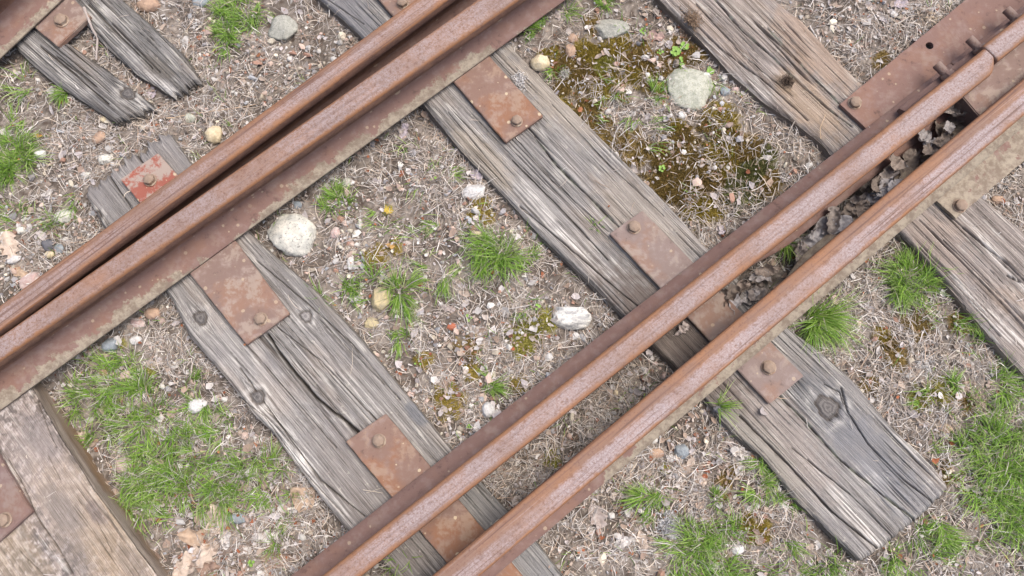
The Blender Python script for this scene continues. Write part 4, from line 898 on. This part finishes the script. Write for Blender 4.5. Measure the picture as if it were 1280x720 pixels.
# ------------------------------------------------------------------ fallen leaves
def leaf_mesh(L, W, seed, lobes=4, curl=.6, crumple=.25, colour=(.42, .36, .31)):
    """dead leaf: lobed outline, cupped and crumpled, with a midrib; 30 rows along, 13 across"""
    r = np.random.default_rng(seed); nu, nv = 34, 15
    u = np.linspace(0, 1, nu)[:, None]; v = np.linspace(-1, 1, nv)[None, :]
    env = np.sin(np.pi * np.clip(u, .0, 1) ** .8) ** .6
    lob = 1 - (.42 * (0.5 + .5 * np.cos(2 * np.pi * lobes * u ** 1.1 + r.uniform(-.3, .3))) if lobes else 0)
    asym = 1 + .15 * r.normal()
    hw = W / 2 * env * lob * (1 + .07 * fbm(u * 7 + seed, u * 0, 2)); hw = np.maximum(hw, .0006)
    X = (u - .5) * L + 0 * v + np.abs(v) * hw * .45; Y = v * hw * np.where(v > 0, asym, 1)
    Z = crumple * W * .30 * fbm(X / W * 2.1 + seed, Y / W * 2.1, 3) + .09 * W * crumple * fbm(X / W * 5 + seed, Y / W * 5, 2)
    Z = Z - .0007 * np.exp(-(v * 6) ** 2) + .0003 * np.sin((X / L * 40 - np.abs(Y) / L * 30))
    # curl about the long axis, and bend along it
    R = W / 2 / max(curl, .05); th = Y / R; Y2 = np.sin(th) * (R - Z); Z2 = R - np.cos(th) * (R - Z)
    bend = r.uniform(-.5, .8) * curl; RL = L / max(abs(bend), .08); ph = X / RL; s = np.sign(bend)
    X2 = np.sin(ph) * (RL - Z2 * s); Z3 = s * (RL - np.cos(ph) * (RL - Z2 * s))
    V = np.stack([X2 + 0 * Y2, Y2 + 0 * X2, Z3], -1).reshape(-1, 3)
    c = np.array(colour); cc = c * (1 + .25 * fbm(X / L * 5 + seed, Y / L * 5, 3))[..., None]; cc = mixc(cc, c * C(.6, .5, .42), .5 * sstep(.1, .5, fbm(X / L * 9, Y / L * 9 + seed, 2)))
    cc = mixc(cc, c * 1.25, .6 * np.exp(-(v * 7) ** 2) + 0 * X)
    F = grid_faces(nu, nv); n = len(V)
    # stalk
    V0 = V.reshape(nu, nv, 3)[0, nv // 2]; tl = L * .18; st = np.array([[V0[0] - tl * q, V0[1] + .15 * tl * q * q, V0[2] + .002 * q] for q in np.linspace(0, 1, 4)])
    Vs = np.concatenate([st + [0, .0005, 0], st - [0, .0005, 0]]); Fs = np.array([[n + i, n + i + 1, n + 5 + i, n + 4 + i] for i in range(3)])
    return np.concatenate([V, Vs]), np.concatenate([F, Fs]), np.concatenate([cc.reshape(-1, 3), np.tile(c * .7, (8, 1))])
def leaf(px, py, wpx, hpx, rotd, colour, label, seed, lobes=4, curl=.6, crumple=.5, z=None, tilt=(0, 0), group='dead leaves on the ground', lift=.0):
    kz = 1.25 if lobes is not None and z is None and py > 600 and px < 400 else 1.0
    V, F, cc = leaf_mesh(MM(wpx) * kz, MM(hpx) * kz, seed, lobes, curl, crumple, colour)
    g = P(px, py, ZG + .01); gz = float(gtop(np.array([g[0]]), np.array([g[1]]))[0]) if z is None else z
    V[:, 2] -= np.percentile(V[:, 2], 12); c = P(px, py, gz + .004)
    o = link('fallen_leaf', mesh('fallen_leaf', V, F, M_leaf, cols=cc), None, (c[0], c[1], gz + .003 + lift)); o.rotation_euler = (tilt[0], tilt[1], R_(-rotd)); tag(o, label, 'leaf', group); return o
TN, LI, GR, BE, WH, BR = (.40, .30, .22), (.42, .37, .40), (.36, .31, .29), (.50, .41, .34), (.56, .53, .51), (.27, .19, .15)
LEAVES = [(12, 305, 46, 30, 75, BE, 'beige oak leaf lying at the left edge of the photo', 4), (25, 340, 34, 18, 30, TN, 'brown leaf piece below the beige oak leaf at the left edge', 2),
          (271, 648, 34, 32, 70, BE, 'pale oak leaf standing in the grass at the lower left', 3), (250, 671, 48, 20, 10, TN, 'long pinkish brown leaf below the pale oak leaf', 0),
          (243, 702, 52, 30, -30, BE, 'large deeply lobed oak leaf near the bottom edge at lower left', 5), (282, 672, 26, 16, 80, WH, 'curled whitish leaf right of the long pinkish brown one', 2), (265, 712, 34, 24, 15, BR, 'purplish brown leaf at the bottom edge right of the lobed oak leaf', 2),
          (377, 622, 32, 26, 40, TN, 'pointed tan leaf beside the lower edge of the cracked sleeper', 1), (326, 673, 22, 22, 20, WH, 'white papery leaf scrap at the lower left', 3), (346, 700, 34, 20, 10, BR, 'flat brown leaf near the bottom edge beside the lower rails', 2),
          (505, 164, 26, 18, -70, LI, 'lilac grey leaf tucked beside the foot of the left rails', 2), (595, 219, 24, 18, 30, LI, 'lilac grey leaf at the edge of the middle sleeper', 2), (190, 115, 22, 18, 60, LI, 'lilac white leaf between the two rotten sleeper strips', 3),
          (812, 46, 46, 20, 15, (.38, .27, .24), 'faded pink leaf right of the granite cobble', 3), (700, 20, 24, 20, 60, GR, 'grey leaf scrap by the rail foot at the top', 2), (1125, 6, 28, 18, 0, LI, 'grey lilac leaf at the top edge above the holed plate', 2),
          (1103, 22, 26, 14, 50, WH, 'white torn leaf at the top, in tan needles', 3), (1088, 8, 18, 14, 20, GR, 'small grey leaf left of the lilac one at the top edge', 2), (900, 286, 18, 14, 70, LI, 'small grey lilac leaf against the foot of the lower rails', 2),
          (1252, 230, 24, 18, 10, WH, 'crumpled white leaf at the right edge of the photo', 2), (924, 566, 30, 18, 20, WH, 'white curled leaf beside the sawn end sleeper', 3), (913, 553, 22, 14, 60, GR, 'grey curled leaf touching the white curled one', 2), (875, 600, 20, 13, 30, BE, 'beige leaf scrap below the lowest rail', 2),
          (745, 645, 34, 24, 70, GR, 'pale grey leaf below the lowest rail near the bottom', 3), (778, 680, 26, 14, -20, WH, 'whitish torn leaf beside a grey twig near the bottom', 2), (803, 675, 26, 18, 80, BE, 'beige papery leaf under the tuft by the fluffy lichen', 2),
          (1180, 535, 22, 14, 10, TN, 'tan leaf in straw at the right', 1), (560, 385, 22, 13, 20, GR, 'greyish leaf below the spreading tuft in the centre', 2), (485, 262, 14, 16, 60, (.42, .32, .06), 'yellow leaf scrap left of centre', 2), (488, 307, 13, 11, 20, (.45, .28, .10), 'ochre leaf scrap below the yellow one', 1),
          (47, 170, 14, 6, 5, (.45, .25, .08), 'tiny orange leaf above the left edge grass tuft', 0), (1236, 545, 20, 12, 30, GR, 'brown grey leaf among grass at the right edge', 2), (665, 620, 26, 18, 0, GR, 'grey leaf lying in the slot between the lower rails', 2), (100, 545, 22, 14, 0, BE, 'beige leaf beside the corner of the blotchy sleeper', 2)]
for i, l_ in enumerate(LEAVES): leaf(*l_[:7], 300 + i, l_[7], curl=random.uniform(.4, 1.0), crumple=random.uniform(.5, 1.1), tilt=(random.uniform(-.25, .25), random.uniform(-.25, .25)))
# drift of crumpled leaves caught in the slot between the two lower rails
SL = [(1197, 142), (1186, 160), (1170, 158), (1178, 176), (1160, 180), (1148, 196), (1152, 170), (1135, 205), (1122, 205), (1128, 222), (1112, 222), (1108, 236), (1095, 232), (1142, 215), (1098, 246), (1082, 248), (1070, 262), (1058, 268), (1078, 262), (1048, 282), (1038, 276), (1026, 290),
      (1195, 152), (1165, 190), (1118, 235), (1088, 238), (952, 348), (940, 355), (928, 362), (918, 374), (946, 362), (935, 372), (908, 372), (960, 338), (1016, 300), (1002, 318), (1206, 132)]
for i, (a, b) in enumerate(SL):
    cl = [(.25, .22, .205), (.33, .31, .31), (.18, .15, .13), (.24, .20, .175), (.38, .365, .375)][i % 5]
    a += random.uniform(-3, 3); up = .055 if a > 1090 else .036 if a > 1000 else .018
    leaf(a, b, random.uniform(30, 46), random.uniform(18, 27), -38 + random.uniform(-50, 50), cl, 'curled grey brown dead leaf in the drift caught between the two lower rails', 500 + i, 0, curl=random.uniform(.5, 1.7), crumple=random.uniform(.6, 1.3),
         z=-.012 + up * random.uniform(.4, 1.1), tilt=(random.uniform(-.7, .7), random.uniform(-.6, .6)), group='dead leaves drifted between the two lower rails')
leaf(853, 412, 22, 16, -30, (.40, .35, .33), 'single crumpled leaf beside the centre plate between the lower rails', 601, 2, curl=1.6, crumple=1.4, z=.002)

# ------------------------------------------------------------------ twigs, stalks, clover seedlings, fluffy lichen
def twig(pts, r0, colour, label, z=None, cat='twig', fork=None):
    def tube(pts, r0, r1):
        p = polyres(np.array(pts, float), 14); w = P(p[:, 0], p[:, 1], ZG + .02); w[:, 2] = (gtop(w[:, 0], w[:, 1]) if z is None else z) + .005; w[:, 2] = np.maximum(w[:, 2], w[:, 2].mean() - .003)
        V = []; n = len(w); k = 7
        for i in range(n):
            d = w[min(i + 1, n - 1)] - w[max(i - 1, 0)]; d /= np.linalg.norm(d); s = np.cross(d, (0, 0, 1)); s /= np.linalg.norm(s); u = np.cross(s, d); r = (r0 + (r1 - r0) * i / (n - 1)) * (1 + .12 * math.sin(i * 2.1))
            for j in range(k): a = 2 * math.pi * j / k; V.append(w[i] + s * r * math.cos(a) + u * r * math.sin(a))
        F = [(i * k + j, i * k + (j + 1) % k, (i + 1) * k + (j + 1) % k, (i + 1) * k + j) for i in range(n - 1) for j in range(k)]
        return np.array(V), np.array(F), np.tile(C(*colour), (len(V), 1))
    parts = [tube(pts, r0, r0 * .55)] + [tube(f, r0 * .6, r0 * .35) for f in (fork or [])]
    V, F, cc = join(parts); thing_mesh('twig', V, F, M_needle, label, cat, 'twigs and dry stalks', cols=cc)
twig([(526, 398), (525, 425), (523, 452)], .0016, (.48, .44, .40), 'straight pale stalk right of the little tuft, pointing down')
twig([(530, 408), (537, 418), (543, 426)], .0016, (.50, .46, .40), 'short pale stalk right of the straight one')
twig([(725, 700), (760, 697), (785, 675)], .0015, (.40, .38, .38), 'thin grey forked twig near the bottom edge', fork=[[(755, 698), (770, 694), (785, 697)]])
twig([(908, 615), (920, 598), (935, 583), (948, 575)], .0013, (.42, .38, .33), 'thin forked twig by the side of the sawn end sleeper', fork=[[(935, 583), (946, 588)]])
twig([(1180, 452), (1195, 440), (1205, 432)], .0013, (.45, .40, .36), 'thin pale twig in straw above the small tuft at right', fork=[])
twig([(850, 655), (862, 640), (870, 632)], .0022, (.36, .31, .27), 'stubby brown twig right of the fluffy lichen')
twig([(205, 145), (250, 138), (300, 130), (318, 128)], .0014, (.45, .34, .24), 'long tan stalk lying right of the rotten sleeper ends')
twig([(466, 325), (474, 310), (480, 298)], .0012, (.52, .48, .42), 'short pale stalk left of centre by the ochre leaf scrap', fork=[[(470, 318), (474, 308)]])
twig([(765, 117), (778, 103), (790, 92)], .0013, (.36, .31, .27), 'curved grey twig on moss left of the lichen covered stone')
twig([(1022, 178), (1021, 165), (1028, 148)], .0008, (.45, .33, .22), 'single curved tan needle lying on the brown sleeper', z=.004)
twig([(456, 612), (470, 614), (480, 616)], .0007, (.48, .42, .34), 'dry needle on the cracked sleeper beside the blotched plate', z=.004, fork=[[(460, 616), (472, 612), (481, 609)]])
twig([(560, 470), (575, 445), (592, 432), (605, 430)], .0010, (.48, .42, .34), 'bent dry stalk in the middle soil above the flattened tuft')
twig([(110, 15), (122, 45), (120, 75)], .0036, (.32, .28, .26), 'grey wood splinter between the two rotten sleeper strips')
twig([(356, 637), (372, 634), (396, 632)], .0028, (.56, .52, .47), 'white wood splinter below the pointed tan leaf')
twig([(1015, 28), (1020, 38), (1024, 47)], .0022, (.52, .49, .47), 'short white splinter by the brown sleeper near the top')
twig([(18, 600), (28, 608), (40, 617)], .0008, (.40, .28, .2), 'paired dry needle on the blotchy sleeper', z=.012, fork=[[(18, 600), (30, 612), (39, 624)]])

def seedling(px, py, label, n=5, sc=1.0):
    g = P(px, py, ZG + .015); gz = float(gtop(np.array([g[0]]), np.array([g[1]]))[0]); r = root('seedling', (g[0], g[1], gz), label, 'seedling', 'tiny round leaved green seedlings')
    Vs, Fs = [], []; off = 0
    for i in range(n):
        a = 6.283 * i / n + random.uniform(-.4, .4); d = random.uniform(.003, .007) * sc; rr = random.uniform(.0022, .0034) * sc; k = 12
        c = np.array([math.cos(a) * d, math.sin(a) * d, random.uniform(.005, .010)]); ring = [c + [rr * math.cos(q) , rr * math.sin(q), .0006 * math.cos(2 * q)] for q in np.linspace(0, 6.283, k + 1)[:-1]]
        Vs += [c - [0, 0, .0006]] + ring; Fs += [(off, off + 1 + j, off + 1 + (j + 1) % k) for j in range(k)]; off += k + 1
        Vs += [np.array([-.0004, 0, 0]), np.array([.0004, 0, 0]), c]; Fs += [(off, off + 1, off + 2)]; off += 3
    link('leaf', mesh('leaf', np.array(Vs), Fs, [M_seed]), r)
t = NT('seedling_leaf', .5, .4); M_seed = t.out(t.mix(t.noise(200), (.12, .23, .03), (.18, .32, .045)))
for s_ in [(587, 397, 'three bright round leaves left of the greyish leaf in the centre', 3, 1.2), (672, 384, 'bright seedling above the banded white stone', 3, 1.1), (587, 533, 'bright seedling by the edge of the lower rails', 4, .8), (523, 455, 'single yellow green seedling at the tip of the straight stalk', 2, 1.0),
           (845, 65, 'leafy seedling patch below the frayed brown sleeper corner', 12, 1.6), (855, 58, 'upper leafy seedling patch beside the brown sleeper', 10, 1.4), (850, 78, 'lower leafy seedling patch above the lichen covered stone', 9, 1.3), (888, 88, 'seedlings at the upper right of the lichen covered stone', 9, 1.3),
           (826, 215, 'seedling on brown moss beside the middle sleeper', 5, 1.2), (310, 705, 'bright seedling at the bottom edge among dead leaves', 5, 1.0), (542, 223, 'round leaved seedling near the middle sleeper, beneath the left rails', 2, 1.1), (803, 37, 'seedling on the faded pink leaf', 6, 1.0), (825, 65, 'seedling right of the tiny dark stone', 4, .9)]: seedling(*s_)

def fluff(px, py, wpx, hpx, label, n=260, colour=(.55, .54, .53), lift=0):
    g = P(px, py, ZG + .015); x = g[0] + rng.normal(0, MM(wpx) / 4.2, n); y = g[1] + rng.normal(0, MM(hpx) / 4.2, n)
    V, F, cc = strips(x, y, gtop, rng.uniform(0, 6.28, n), rng.uniform(.005, .012, n), rng.uniform(.0008, .0016, n), rng.normal(0, 2.4, n), (rng.uniform(.001, .010, n) + lift, rng.normal(0, .004, n), rng.normal(.001, .002, n)), rng.normal(0, .8, n), C(*colour) * rng.uniform(.7, 1.15, (n, 1)), kink=.25)
    thing_mesh('lichen_clump', V, F, M_needle, label, 'lichen', 'pale fluffy lichen clumps', cols=cc)
fluff(650, 106, 20, 28, 'white fluffy lichen tucked beside the orange brown plate', 220, (.55, .53, .52)); fluff(838, 657, 36, 44, 'large grey fluffy lichen clump below the lowest rail', 620, (.45, .45, .46))
fluff(1158, 455, 30, 26, 'whitish wiry lichen clump in straw at the right', 160, (.58, .56, .54)); fluff(705, 97, 16, 16, 'small grey lichen clump below the round cream pebble', 140, (.44, .42, .38)); fluff(1225, 500, 30, 40, 'tangled beige straw clump at the right edge', 300, (.42, .34, .27)); fluff(1160, 27, 34, 26, 'tan frayed straw clump near the holed plate', 240, (.50, .41, .31))
fluff(980, 107, 16, 16, 'dark brown crumbly clump sitting on the brown sleeper', 240, (.085, .06, .045), 0)
fluff(862, 32, 26, 34, 'brown dry moss clump at the edge of the brown sleeper', 420, (.23, .16, .11), .0); fluff(478, 345, 10, 10, 'tiny white lichen speck by the cream lump', 50)
